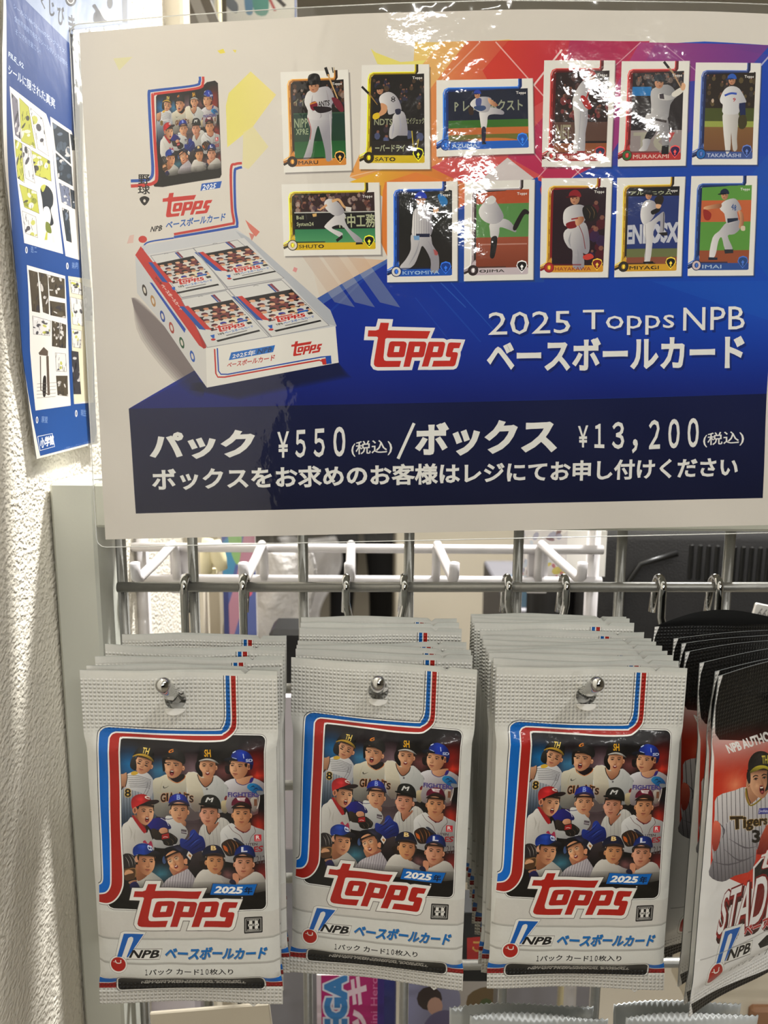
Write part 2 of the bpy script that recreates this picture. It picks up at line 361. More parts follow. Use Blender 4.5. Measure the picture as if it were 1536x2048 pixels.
# ================================================================== artwork of the silver pack
# traced units: "A" = 3.2 x (photo pixel - (140,1230)) of the left front pack
SK = (214, 170, 135); SKD = (150, 98, 70); RED = (172, 38, 28); BLU = (0, 104, 190); WH = (232, 230, 224); BK = (26, 24, 24)
def face(a, cx, cy, w, h, turn=0, tilt=0, look=0, mouth=0, skin=SK, dark=SKD, shade=1, ears=(1, 1), hair=(28, 22, 20), black=0, glass=0, nose=1):
    """head seen from the front or turned (turn -1..1); mouth 0 shut, 1 wide open"""
    c, s_ = math.cos(tilt), math.sin(tilt); T = np.array([[w*c, -h*s_, cx], [w*s_, h*c, cy], [0, 0, 1.]])
    a.push(T); t = turn*.34
    for sd, e in ((-1, ears[0]), (1, ears[1])):
        if e:
            ex = sd*1.02-t*.6; a.p(ell(ex, .12, .17, .27, 12), tuple(np.array(dark)*1.12)); a.p(ell(ex+.01*sd, .1, .12, .21, 10), skin); a.p(ell(ex, .14, .06, .12, 8), dark)
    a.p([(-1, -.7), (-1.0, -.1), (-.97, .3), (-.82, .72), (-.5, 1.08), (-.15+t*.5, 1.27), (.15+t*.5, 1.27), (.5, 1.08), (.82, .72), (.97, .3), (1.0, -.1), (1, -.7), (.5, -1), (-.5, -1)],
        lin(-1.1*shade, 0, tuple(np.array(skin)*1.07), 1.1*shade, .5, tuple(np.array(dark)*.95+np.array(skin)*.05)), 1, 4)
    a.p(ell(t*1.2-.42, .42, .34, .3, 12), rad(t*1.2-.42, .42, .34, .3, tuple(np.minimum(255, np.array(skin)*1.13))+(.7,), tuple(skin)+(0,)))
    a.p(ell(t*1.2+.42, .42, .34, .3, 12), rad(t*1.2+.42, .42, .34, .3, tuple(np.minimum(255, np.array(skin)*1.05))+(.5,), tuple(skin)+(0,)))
    a.p([(-1.02, -.8), (-1.03, -.1), (-.93, -.2), (-.88, -.55), (0, -.66), (.88, -.55), (.93, -.2), (1.03, -.1), (1.02, -.8)], hair)
    a.p(rrect(-.9, -.7, .9, -.3, .15, 3), lin(0, -.7, (60, 36, 26, .75), 0, -.3, tuple(dark)+(0.,)))
    for sd in (-1, 1):
        ex = sd*.42+t; k = 1-.25*abs(turn)*(1 if sd*turn > 0 else 0)
        a.p(ell(ex, -.08, .26*k, .16, 12), rad(ex, -.08, .26, .16, tuple(dark)+(.75,), tuple(dark)+(0,)))
        a.p([(ex-.25*k, -.27), (ex, -.36), (ex+.26*k, -.29), (ex+.24*k, -.22), (ex, -.28), (ex-.24*k, -.2)], (38, 26, 22), 1, 2)
        a.p([(ex-.15*k, -.06), (ex, -.11), (ex+.15*k, -.07), (ex+.1, -.03), (ex-.1, -.03)], (176, 152, 136), 1, 2)
        a.p(ell(ex+look*.05, -.07, .085, .062, 8), (24, 16, 14)); a.line([(ex-.21*k, -.07), (ex, -.14), (ex+.21*k, -.09)], .06, (30, 20, 18), 1, 2)
    if nose:
        n = t*1.35
        a.p([(n-.05, -.1), (n+.05, -.12), (n+.2, .3), (n+.17, .42), (n, .46), (n-.17, .42)], lin(n-.2, 0, tuple(skin)+(.5,), n+.2, 0, tuple(dark)+(.65,)), 1, 3)
        a.p([(n-.2, .39), (n-.09, .42), (n, .47), (n+.1, .42), (n+.2, .38), (n+.1, .49), (n-.1, .49)], (96, 52, 38, .85), 1, 2)
    n = t*1.15
    if mouth < .25:
        a.p([(n-.3, .74), (n-.12, .69), (n, .71), (n+.12, .69), (n+.3, .74), (n+.1, .84), (n-.1, .84)], (166, 92, 78), 1, 2); a.line([(n-.3, .745), (n, .755), (n+.3, .745)], .035, (84, 38, 32), 1, 2)
        a.p(ell(n, .93, .2, .06, 8), tuple(dark)+(.5,))
    else:
        a.p(ell(n, .72, .27, .14+.2*mouth, 14), (170, 88, 76)); a.p(ell(n, .72, .21, .1+.17*mouth, 12), (60, 14, 14))
        a.p([(n-.15, .72-.07-.13*mouth), (n+.15, .72-.07-.13*mouth), (n+.13, .72-.13*mouth+.02), (n-.13, .72-.13*mouth+.02)], (236, 228, 216)); a.p(ell(n, .72+.13*mouth, .13, .06*mouth+.02, 8), (176, 84, 84))
    if black:
        for sd in (-1, 1):
            ex = sd*.45+t*1.1; a.p([(ex-.2, .08), (ex+.2, .12), (ex+.19, .25), (ex-.21, .21)], (24, 20, 20))
    if glass:
        for sd in (-1, 1): a.p(ell(sd*.42+t, -.05, .33, .24, 12), (226, 216, 190, .35))
    a.pop()
def cap(a, dome, brim, col, edge=None, btn=0):
    a.p(dome, lin(0, 0, col, 1, 1, col) if 0 else col, 1, 4)
    d = smooth(pts(dome)); mn, mx = d.min(0), d.max(0); cx, cy = (mn+mx)/2; r = (mx-mn)/2
    a.st.append((a.M, a.clip)); base = a.clip; a.setclip(d)
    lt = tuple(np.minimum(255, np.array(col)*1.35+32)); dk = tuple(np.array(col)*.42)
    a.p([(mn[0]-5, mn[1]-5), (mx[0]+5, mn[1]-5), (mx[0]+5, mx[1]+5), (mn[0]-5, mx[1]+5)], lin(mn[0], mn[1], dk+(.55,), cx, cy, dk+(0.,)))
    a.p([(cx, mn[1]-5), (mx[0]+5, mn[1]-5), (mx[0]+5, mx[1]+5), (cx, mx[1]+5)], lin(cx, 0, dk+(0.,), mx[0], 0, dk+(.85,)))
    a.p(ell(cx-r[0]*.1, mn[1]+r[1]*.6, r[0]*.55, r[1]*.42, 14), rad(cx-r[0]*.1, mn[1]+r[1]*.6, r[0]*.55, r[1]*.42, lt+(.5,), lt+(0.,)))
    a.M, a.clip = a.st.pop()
    b = pts(brim); bm, bx = b.min(0), b.max(0)
    a.p(brim, lin(0, bm[1], tuple(np.array(edge or col)*1.0), 0, bx[1], tuple(np.array(edge or col)*.45)), 1, 4)
def cloth(a, d, c0, c1, ax=(0, 0, 1, 1), sm=1):
    q = pts(d); mn, mx = q.min(0), q.max(0)
    a.p(d, lin(mn[0]+(mx[0]-mn[0])*ax[0], mn[1]+(mx[1]-mn[1])*ax[1], c0, mn[0]+(mx[0]-mn[0])*ax[2], mn[1]+(mx[1]-mn[1])*ax[3], c1), sm, 3)
def folds(a, lines, col, w=14):
    for d in lines: a.line(d, [2, w, 2], col, 1, 3)
def stripes(a, d, xs, w, col, slope=0, y=(0, 2000)):
    a.st.append((a.M, a.clip)); a.setclip(smooth(pts(d), 3))
    for x in xs: a.line([(x, y[0]), (x+slope*(y[1]-y[0])*.5, (y[0]+y[1])/2), (x+slope*(y[1]-y[0]), y[1])], w, col)
    a.M, a.clip = a.st.pop()
LOGO = dict(
 t='420,335 470,335 490,328 505,288 562,288 550,332 850,332 826,380 540,380 530,385 508,500 512,518 524,523 632,523 618,563 462,563 445,558 437,545 440,525 480,378 474,372 412,372',
 o=('573,399 656,399 671,404 677,416 660,484 654,496 642,500 548,500 536,496 533,484 552,416 560,403', '592,430 628,430 618,466 582,466'),
 p=('700,399 802,399 815,404 820,416 802,484 796,496 784,501 712,501 692,563 645,563 692,404', '735,430 772,430 762,466 725,466'),
 q=('842,399 944,399 956,404 960,416 943,484 937,496 925,501 852,501 830,563 781,563 834,404', '874,430 910,430 900,466 864,466'),
 s='1002,402 1082,404 1068,440 1026,441 1016,466 1048,467 1058,473 1058,486 1042,548 1035,559 1022,564 858,564 871,524 996,524 1004,500 976,499 964,492 964,480 980,416 988,405')
def logo(a, red=RED, white=(226, 224, 218), o=21, shadow=True):
    w = [LOGO['t'], LOGO['o'][0], LOGO['p'][0], LOGO['q'][0], LOGO['s']]
    if shadow:
        for d in w: a.p(offset(pts(d), o+5), (70, 60, 55, .55))
    if white is not None:
        for d in w: a.p(offset(pts(d), o), white)
    a.p(LOGO['t'], red)
    for k in 'opq': a.add([pts(LOGO[k][0]), pts(LOGO[k][1])[::-1]], red)
    a.p(LOGO['s'], red)
def npb(a, ball=RED, blue=(20, 98, 178)):
    o = (224, 223, 218)
    for d in ('335,608 352,600 484,600 378,760 376,766 300,766 ',): a.p(offset(pts(d), 8), (150, 148, 142)); a.p(offset(pts(d), 5), o)
    a.p(offset(ell(315, 805, 50, 50, 24), 9), (150, 148, 142)); a.p(ell(315, 805, 57, 57, 24), o)
    a.p(offset(pts('398,706 590,706 575,766 375,766'), 5), (150, 148, 142)); a.p('398,706 592,706 578,766 372,766', o)
    a.add([pts('350,609 478,609 378,757 308,757')], blue)
    a.p('386,632 398,628 410,634 410,650 368,757 338,757 374,650 378,638', o)
    a.p(ell(315, 805, 48, 46, 24), ball)
    a.line('296,778 304,796 328,796 332,776', 6, (226, 222, 214), 1); a.line('283,790 300,792 318,800 336,792', 3, (226, 222, 214), 1)
    a.text('NPB', [(410, 712), (584, 712), (566, 758), (386, 758)], (28, 26, 26), .035); a.text('R', (570, 744, 578, 754), (60, 58, 56), .0)
    a.add([ell(574, 749, 9, 9, 12), ell(574, 749, 7.5, 7.5, 12)[::-1]], (60, 58, 56))

def players(a, lo=False):
    # ---- crop 1 : upper left
    K = 3.2/8.7771
    a.push(aff(K, K, 272, 672))       # (225-140)*3.2, (1440-1230)*3.2
    a.p('120,340 1536,340 1536,1800 120,1800', lin(0, 380, (24, 18, 20), 0, 900, (52, 40, 46)))
    a.p(ell(300, 800, 420, 420, 24), rad(300, 800, 420, 420, (20, 120, 180, .95), (20, 60, 110, 0)))
    a.p(ell(830, 900, 260, 300, 20), rad(830, 900, 260, 300, (70, 150, 190, .9), (30, 70, 120, 0)))
    a.p(ell(220, 1750, 420, 420, 20), rad(220, 1750, 420, 420, (20, 70, 120, .9), (20, 50, 90, 0)))
    a.p(ell(1420, 850, 300, 330, 20), rad(1420, 850, 300, 330, (140, 116, 124, .85), (90, 60, 66, 0)))
    cloth(a, '100,1180 260,1100 620,1180 760,1350 740,1800 100,1800', (196, 200, 206), (48, 62, 78), (0, 0, 0, 1))
    stripes(a, '100,1180 260,1100 620,1180 760,1350 740,1800 100,1800', range(150, 760, 52), 7, (44, 50, 58), .03, (1100, 1850))
    cloth(a, '270,960 520,905 640,930 740,1060 745,1200 700,1340 600,1330 480,1270 240,1200', (226, 226, 224), (160, 160, 166), (0, 0, 1, 1))
    for k in range(7): a.line([(270+k*8, 985+k*34), (480+k*14, 985+k*32), (700-k*5, 1050+k*24)], 7, (54, 50, 54), 1)
    for x in (640, 690): a.line([(x, 1080), (x-25, 1200), (x-90, 1330)], 6, (60, 56, 60), 1)
    cloth(a, '100,985 200,960 262,930 275,1010 240,1190 100,1200', SK, (150, 104, 80)); a.line('268,935 272,1040 240,1190', 13, (30, 26, 22), 1)
    a.p('350,920 420,900 470,930 420,970 345,968', (206, 170, 60), 1)
    a.text('8', (232, 1225, 332, 1368), (24, 22, 22), .02, out=(.06, (206, 170, 80)))
    a.line('150,1190 170,1240 200,1180', 18, (26, 22, 20), 1)
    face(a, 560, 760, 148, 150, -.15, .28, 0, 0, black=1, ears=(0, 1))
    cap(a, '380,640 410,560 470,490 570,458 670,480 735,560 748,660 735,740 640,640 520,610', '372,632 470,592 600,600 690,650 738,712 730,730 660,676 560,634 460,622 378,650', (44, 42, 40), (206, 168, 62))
    a.p('345,690 400,640 425,700 440,830 420,890 350,860 322,800', lin(340, 700, (58, 56, 54), 430, 850, (24, 24, 24)), 1)
    a.text('TH', [(552, 490), (668, 500), (640, 600), (532, 575)], (232, 206, 110), .02, out=(.06, (20, 18, 18)))
    # player two, cream shirt
    cloth(a, '730,1060 850,1000 980,950 1160,1000 1300,950 1430,960 1536,920 1700,1000 1700,1700 800,1700 745,1350', (224, 218, 196), (110, 108, 104), (0, 0, .1, 1))
    folds(a, ('900,1050 860,1200 880,1320', '1400,980 1450,1150 1440,1300', '780,1250 840,1280 900,1270'), (176, 168, 144, .6), 26)
    cloth(a, '980,960 1080,1000 1250,940 1290,1000 1150,1100 1020,1020', (44, 26, 30), (20, 12, 14)); a.line('975,960 1010,1040 1150,1105 1270,1030 1302,960', 11, (206, 120, 40), 1); a.line('985,960 1020,1030 1150,1090 1262,1020 1292,958', 8, (40, 20, 20), 1)
    a.line('912,1160 918,1192 960,1185 1006,1158', [18, 12, 3], (28, 26, 26), 1)
    g = [('G', 866, 1290, 948, 1435, .25), ('I', 968, 1290, 988, 1420, .1), ('A', 1010, 1280, 1090, 1400, 0), ('N', 1190, 1275, 1290, 1400, 0), ('T', 1290, 1290, 1370, 1420, -.1), ('S', 1370, 1310, 1440, 1440, -.15)]
    for ch, x0, y0, x1, y1, q in g: a.text(ch, [(x0, y0+q*30), (x1, y0), (x1, y1), (x0, y1+q*20)], (28, 24, 24), .03, out=(.055, (206, 130, 60)))
    face(a, 1085, 800, 165, 172, -.3, .08, -1, 1, black=0, ears=(0, 1)); a.p('925,735 965,738 963,765 925,762', (30, 26, 26)); a.p('1080,735 1130,740 1120,765 1080,757', (90, 76, 70, .8))
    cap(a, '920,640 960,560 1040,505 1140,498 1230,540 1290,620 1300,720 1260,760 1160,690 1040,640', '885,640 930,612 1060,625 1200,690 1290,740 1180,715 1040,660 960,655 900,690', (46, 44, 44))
    a.p('890,690 935,670 925,760 940,880 905,900 890,800', (24, 22, 22), 1)
    a.text('G', [(985, 530), (1080, 500), (1085, 545), (1020, 575)], (214, 130, 40), .03)
    a.pop()
    # ---- crop 2 : upper right
    a.push(aff(K, K, 768, 672))
    a.p(ell(1180, 760, 460, 460, 24), rad(1180, 760, 460, 460, (168, 36, 28, .8), (60, 14, 16, 0)))
    a.p(ell(1240, 960, 190, 150, 20), rad(1240, 960, 190, 150, (236, 70, 44, .95), (150, 30, 24, 0)))
    a.p(ell(600, 900, 240, 220, 20), rad(600, 900, 240, 220, (160, 96, 96, .8), (100, 40, 40, 0)))
    cloth(a, '0,940 150,910 300,1160 440,960 560,1010 680,1140 695,1300 640,1340 700,1600 100,1600 -40,1300', (226, 226, 222), (150, 152, 152), (0, 0, .8, 1))
    cloth(a, '-60,960 150,915 180,1040 260,1300 200,1560 60,1560', (222, 216, 198), (170, 162, 142), (0, 0, 1, 1)); a.text('S', (10, 1325, 75, 1440), (28, 24, 24), .03, out=(.055, (206, 130, 60))); a.text('N', [(-170, 1275), (-75, 1275), (-75, 1400), (-170, 1400)], (28, 24, 24), .03, out=(.055, (206, 130, 60))); a.text('T', [(-72, 1290), (0, 1300), (-4, 1425), (-76, 1415)], (28, 24, 24), .03, out=(.055, (206, 130, 60)))
    cloth(a, '150,930 190,960 250,1000 420,950 432,1000 400,1080 290,1170 200,1080', SK, (150, 100, 74), (0, 0, .4, 1)); a.line('152,935 190,1050 290,1165 400,1080 430,985', 15, (36, 26, 26), 1)
    folds(a, ('480,1000 500,1120 440,1250', '610,1080 640,1200 620,1310'), (176, 180, 178, .7), 30); a.p(ell(318, 1200, 20, 20, 10), (110, 108, 112)); a.p('630,1350 690,1310 690,1380 640,1400', (120, 34, 36), 1)
    cloth(a, '570,1430 640,1400 690,1400 670,1620 580,1600', (206, 190, 150), (120, 112, 96))
    face(a, 332, 800, 148, 165, .02, .02, 0, .3, ears=(0, 1))
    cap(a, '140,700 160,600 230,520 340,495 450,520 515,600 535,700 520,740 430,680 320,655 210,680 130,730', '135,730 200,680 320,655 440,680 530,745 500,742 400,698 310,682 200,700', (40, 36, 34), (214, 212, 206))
    a.p('125,730 180,690 190,820 240,900 240,975 190,960 120,850', lin(130, 700, (38, 34, 34), 240, 900, (14, 12, 12)), 1)
    a.text('SH', [(275, 505), (375, 505), (390, 628), (275, 620)], (226, 172, 40), .02)
    cloth(a, '620,1085 820,1005 960,1120 1110,1000 1300,1080 1340,1180 1320,1620 690,1620 700,1180', (226, 226, 230), (100, 88, 90), (0, 0, .5, 1))
    cloth(a, '820,990 900,1000 1110,960 1130,1000 1060,1090 960,1120 860,1080', SK, (168, 116, 88)); a.line('822,1000 850,1080 960,1125 1060,1090 1130,1005', 12, (52, 44, 110), 1); a.p('1100,1000 1150,1005 1120,1080 1070,1085', (56, 40, 120), 1)
    a.text('FIGHTERS', [(695, 1252), (1240, 1262), (1240, 1346), (695, 1332)], (72, 60, 128), .035)
    cloth(a, '1090,1380 1200,1360 1230,1500 1200,1600 1120,1590', (190, 182, 170), (110, 100, 96)); a.text('1', (1165, 1390, 1195, 1500), (120, 80, 60), .04)
    a.p('1250,1320 1340,1300 1340,1800 1200,1800 1240,1500', (20, 16, 20)); a.line('1250,1330 1240,1450 1205,1560', 12, (214, 208, 200), 1)
    a.p('1030,1150 1080,1100 1190,1110 1280,1180 1310,1250 1220,1290 1130,1260 1050,1200', lin(1030, 1100, (40, 140, 190), 1300, 1280, (20, 60, 110)), 1); folds(a, ('1080,1180 1140,1150 1170,1180', '1130,1230 1190,1190 1230,1220', '1180,1260 1240,1240 1270,1270'), (16, 26, 50, .8), 22); a.p('1200,1240 1310,1250 1330,1300 1230,1310', (120, 124, 130), 1)
    a.p('640,790 700,780 735,820 750,910 690,930 645,890', (30, 24, 26), 1)
    face(a, 890, 800, 165, 172, -.85, .1, -1, .05, ears=(0, 0)); a.p(ell(1065, 790, 34, 62, 12), (196, 140, 104)); a.p(ell(1062, 795, 18, 40, 10), (120, 76, 56)); a.p('990,740 1040,735 1030,800 1000,790', (34, 24, 22), 1)
    a.p('1090,700 1140,720 1130,820 1090,850 1080,760', (26, 24, 60), 1)
    cap(a, '745,640 770,560 850,500 940,495 1060,540 1130,640 1145,760 1080,740 960,705 840,690 740,665', '625,660 690,638 780,628 870,670 850,690 740,682 690,712 640,700', (34, 62, 168), (30, 34, 52))
    a.line('780,545 830,515', 16, (200, 214, 240)); a.line('965,560 980,640', 14, (190, 206, 240)); a.line('770,628 850,652', 12, (170, 186, 226)); a.text('SD', (1015, 655, 1130, 705), (190, 200, 226), .03)
    a.pop()
    # ---- crop 3 : lower left
    a.push(aff(K, K, 272, 1120))
    a.p(ell(1450, 800, 700, 800, 24), rad(1450, 800, 700, 800, (92, 76, 80, 1), (60, 50, 54, 0)))
    a.p(ell(870, 1480, 330, 230, 20), rad(870, 1480, 330, 230, (70, 140, 160, .9), (60, 80, 100, 0)))
    # blue cap pitcher with white shirt
    cloth(a, '940,500 1030,460 1180,520 1290,640 1340,760 1260,900 1190,960 1150,1010 980,1040 720,1000 740,860 1000,800', (226, 226, 222), (150, 150, 150), (0, 0, .4, 1))
    cloth(a, '1160,520 1290,540 1310,600 1280,640 1190,550', SK, (130, 84, 60))
    cloth(a, '610,590 740,510 860,495 960,560 1040,650 1020,700 880,700 720,720 650,650', (46, 44, 140), (26, 28, 84)); a.line('860,500 960,560 1000,640', 10, (200, 200, 214), 1); a.line('880,490 980,520 1100,500', 12, (60, 50, 110), 1)
    cloth(a, '830,740 850,690 920,672 975,700 970,780 860,790', SK, (176, 118, 90))
    a.p('700,700 760,690 830,740 880,780 1000,760 1110,820 1160,880 1120,970 1010,1000 920,970 880,900 760,880 710,800', lin(700, 700, (62, 52, 44), 1100, 1000, (20, 17, 16)), 1)
    a.p('880,800 1000,770 1010,860 880,880', (156, 34, 36)); a.line('900,845 940,835 985,845', 10, (220, 190, 186), 1); folds(a, ('1020,860 1080,920 1060,970', '960,910 1000,960 980,990', '1060,800 1120,860 1130,900'), (96, 80, 62, .8), 14)
    a.p('1220,690 1320,700 1320,780 1220,765', (92, 84, 90)); a.line('1225,740 1318,748', 10, (190, 186, 190))
    face(a, 1190, 370, 152, 165, .02, 0, -1, 0)
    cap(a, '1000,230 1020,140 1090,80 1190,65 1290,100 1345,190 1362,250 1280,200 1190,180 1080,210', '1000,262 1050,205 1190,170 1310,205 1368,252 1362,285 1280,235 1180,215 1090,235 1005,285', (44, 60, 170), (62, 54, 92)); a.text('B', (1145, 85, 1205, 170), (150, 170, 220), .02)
    # red cap
    cloth(a, '180,690 280,570 370,500 600,760 650,700 700,830 740,960 700,1100 200,1160', (224, 222, 216), (168, 164, 160), (0, 0, 1, .4))
    folds(a, ('420,700 400,850 420,960', '300,640 350,760 330,900', '640,760 660,880 650,960'), (170, 166, 158, .6), 30)
    cloth(a, '370,490 420,480 560,600 600,690 590,760 480,640', (160, 30, 34), (100, 18, 22)); cloth(a, '400,440 560,560 600,600 590,660 520,640 430,560', SKD, (96, 50, 36)); a.p('365,500 400,480 600,700 590,765 540,740', (160, 32, 36), 1)
    a.p('550,930 590,890 640,950 690,900 720,960 720,1040 640,960', (160, 50, 80), 1)
    face(a, 590, 400, 150, 175, .62, .04, 1, .9, shade=-1, ears=(0, 0)); a.p(ell(405, 370, 42, 66, 12), (196, 136, 104)); a.p(ell(405, 375, 20, 40, 10), (130, 80, 60)); a.p('420,300 480,290 470,350 440,330', (30, 22, 20), 1)
    cap(a, '340,240 360,160 440,95 560,75 640,110 700,180 680,230 560,260 470,290 400,320 360,345', '470,285 560,240 690,180 800,172 840,200 800,235 720,262 600,262', (200, 40, 44), (46, 28, 30))
    a.text('C', [(590, 105), (672, 120), (665, 165), (590, 150)], (226, 214, 206), .06)
    # row three, blue cap left with glove
    cloth(a, '440,1600 560,1540 680,1450 800,1520 900,1620 900,1800 440,1800', (206, 204, 196), (140, 138, 134)); cloth(a, '430,1330 680,1400 660,1480 540,1590 440,1600', (176, 120, 86), (120, 76, 52))
    a.p('205,1180 260,1140 340,1150 410,1200 430,1300 400,1420 320,1400 230,1400', (46, 40, 40), 1); folds(a, ('240,1200 290,1280 310,1380', '290,1160 350,1260 370,1360', '340,1160 400,1240 410,1330'), (190, 184, 176, .8), 10)
    a.p('210,1420 280,1400 390,1390 430,1440 420,1560 350,1600 250,1610 210,1540', (86, 60, 38), 1); a.p('230,1470 280,1430 350,1440 380,1480 300,1500 230,1520', (206, 156, 118), 1); a.line('220,1450 300,1420 400,1400 425,1460 415,1550', 14, (150, 116, 74), 1)
    cloth(a, '300,1640 420,1600 440,1640 340,1680', SK, SKD); cloth(a, '320,1680 430,1630 500,1760 360,1800', (44, 40, 110), (30, 28, 80))
    face(a, 610, 1280, 152, 180, .45, .03, 1, .1, shade=-1, ears=(0, 0), skin=(206, 156, 118)); a.p(ell(438, 1235, 34, 58, 12), (206, 156, 126)); a.p('450,1190 480,1170 475,1260 455,1230', (30, 22, 20), 1)
    cap(a, '370,1120 385,1030 470,960 590,945 690,990 740,1080 730,1130 600,1150 480,1140 400,1175', '480,1150 620,1140 740,1075 830,1100 855,1140 820,1190 740,1150 620,1170', (28, 66, 160), (44, 42, 48)); a.text('CD', [(625, 975), (715, 1000), (720, 1070), (650, 1060)], (206, 216, 236), .05)
    # navy helmet looking up
    a.p(ell(925, 1240, 34, 70, 12), (70, 90, 130)); a.p('925,1150 1010,1120 1000,1290 960,1290', (26, 26, 40), 1)
    cloth(a, '940,1620 1080,1510 1300,1390 1380,1440 1470,1560 1536,1640 1600,1800 900,1800', (206, 200, 204), (150, 144, 150), (0, 0, 1, .5))
    stripes(a, '940,1620 1080,1510 1300,1390 1380,1440 1470,1560 1536,1640 1600,1800 900,1800', range(960, 1660, 46), 6, (84, 76, 90), -.12, (1380, 1800))
    cloth(a, '1020,1350 1300,1330 1330,1390 1120,1500 1070,1500', (190, 134, 100), (130, 84, 62), (0, 0, 1, 1)); a.line('1110,1500 1200,1430 1330,1380', 9, (150, 60, 60), 1)
    face(a, 1120, 1240, 140, 160, -.7, -.42, -1, .35, glass=1, ears=(0, 0), skin=(216, 164, 124)); a.p(ell(1305, 1265, 40, 52, 12), (206, 146, 110)); a.p('1320,1180 1390,1240 1350,1330 1330,1300 1330,1230', (26, 22, 24), 1)
    cap(a, '930,1040 1060,1000 1180,975 1310,1010 1390,1090 1420,1160 1380,1250 1300,1200 1220,1110 1110,1060 1000,1100', '918,1050 1000,1015 1110,1040 1240,1130 1180,1110 1080,1080 1000,1110 940,1090', (34, 34, 56), (24, 24, 34)); a.p('1350,1080 1420,1150 1380,1240 1315,1160', (214, 208, 200)); a.p('1360,1130 1400,1160 1385,1200 1345,1160', (176, 120, 60)); a.line('1080,985 1130,975', 14, (190, 190, 200))
    a.pop()
    # ---- crop 4 : lower right
    a.push(aff(K, K, 768, 1120))
    a.p(ell(1240, 640, 220, 330, 20), rad(1240, 640, 220, 330, (190, 50, 32, 1), (90, 26, 26, 0))); a.p(ell(1300, 1500, 220, 330, 20), rad(1300, 1500, 220, 330, (140, 44, 40, 1), (70, 26, 26, 0)))
    a.p(ell(700, 1500, 200, 160, 16), rad(700, 1500, 200, 160, (150, 96, 96, .8), (90, 70, 72, 0)))
    cloth(a, '170,800 210,650 300,585 340,770 450,620 560,480 720,580 740,900 700,1200 300,1200 180,900', (216, 214, 208), (140, 138, 134), (0, 0, .6, 1)); stripes(a, '170,800 210,650 300,585 340,770 450,620 560,480 720,580 740,900 700,1200 300,1200 180,900', range(180, 800, 70), 4, (120, 116, 116), .1, (480, 1200))
    cloth(a, '300,560 460,600 500,560 520,600 380,760 330,750 300,640', (196, 140, 110), (120, 74, 56)); a.line('302,600 320,720 360,780 385,745', 14, (26, 22, 22), 1)
    face(a, 355, 420, 155, 170, -.3, .05, -1, .1, skin=(206, 156, 134)); 
    cap(a, '210,290 210,180 260,95 380,72 480,100 550,190 565,330 480,290 340,275 220,265', '165,240 220,225 380,250 520,290 565,335 470,312 340,290 220,268', (40, 40, 38), (22, 22, 22)); a.text('M', [(325, 125), (430, 130), (405, 205), (290, 205)], (206, 206, 204), .03)
    cloth(a, '560,720 700,600 790,590 960,760 1080,620 1180,660 1340,730 1360,900 1350,1250 600,1250 560,900', (222, 222, 220), (130, 128, 128), (0, 0, .6, 1)); folds(a, ('620,760 700,880 690,1000', '1250,760 1290,860 1300,960'), (160, 160, 160, .6), 30)
    a.line('700,620 780,720 900,800 960,920', 8, (96, 40, 36), 1); a.line('1150,650 1175,740 1100,830 1070,930', 8, (96, 40, 36), 1)
    cloth(a, '800,560 960,620 1080,560 1090,680 1000,740 880,700', (206, 156, 120), (150, 100, 76)); a.line('810,640 900,710 1000,740 1075,690', 18, (110, 26, 40), 1)
    a.p(rrect(1155, 790, 1280, 912, 12, 2), (190, 36, 52)); a.text('R', (1185, 810, 1245, 870), (230, 214, 214), .04); a.line('1170,890 1265,893', 8, (230, 190, 190))
    a.text('UTEN', (1010, 940, 1205, 985), (60, 30, 40), .02); a.text('ES', [(1150, 1010), (1310, 995), (1290, 1100), (1150, 1100)], (150, 34, 44), .03); a.text('212', (1185, 1175, 1340, 1310), (84, 76, 78), .01)
    face(a, 935, 420, 155, 175, 0, .03, 0, .1, skin=(208, 158, 118))
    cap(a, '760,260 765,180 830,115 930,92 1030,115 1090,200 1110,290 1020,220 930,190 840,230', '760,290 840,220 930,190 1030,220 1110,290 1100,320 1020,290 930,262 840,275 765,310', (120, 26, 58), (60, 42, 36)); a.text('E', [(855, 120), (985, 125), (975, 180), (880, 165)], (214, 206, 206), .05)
    # gloves
    a.p('0,880 20,740 90,690 170,780 250,830 290,960 270,1060 180,1080 60,1130 -40,1060 -150,1000 -150,860', lin(0, 700, (38, 62, 150), 200, 1100, (18, 26, 84)), 1)
    folds(a, ('-100,960 20,860 110,740', '-60,1020 60,920 180,830', '0,1080 130,980 240,900', '60,1110 180,1030 270,990'), (14, 20, 66, .85), 18); folds(a, ('-60,900 40,800 90,730', '20,1000 120,900 200,860'), (90, 120, 210, .7), 12)
    a.p('570,960 640,890 740,860 830,900 960,940 980,1010 880,1100 800,1150 680,1160 600,1060', lin(570, 880, (60, 44, 34), 950, 1150, (34, 26, 24)), 1)
    folds(a, ('600,960 660,1060 720,1140', '660,900 730,1020 760,1140', '740,880 800,980 810,1100', '810,900 860,980 860,1080'), (150, 100, 60, .85), 16); a.p('600,980 660,1000 690,1080 630,1060', (196, 100, 40, .9), 1); a.p('780,850 840,850 960,940 930,960 820,890', (50, 54, 70), 1)
    # navy cap B
    cloth(a, '110,1560 240,1410 400,1430 540,1510 640,1600 700,1800 100,1800', (220, 216, 208), (160, 156, 150), (0, 0, .3, 1)); cloth(a, '340,1400 560,1400 540,1510 440,1460', (190, 136, 96), (120, 76, 52)); a.p('180,1270 300,1260 330,1400 240,1400 200,1350', (40, 30, 26), 1); a.p('590,1230 640,1240 600,1400 550,1440', (50, 38, 32), 1)
    cloth(a, '540,1510 640,1550 760,1600 700,1720 600,1640', (180, 176, 172), (110, 106, 106))
    face(a, 455, 1270, 152, 170, .12, .03, 0, .12, skin=(206, 156, 110), ears=(1, 0))
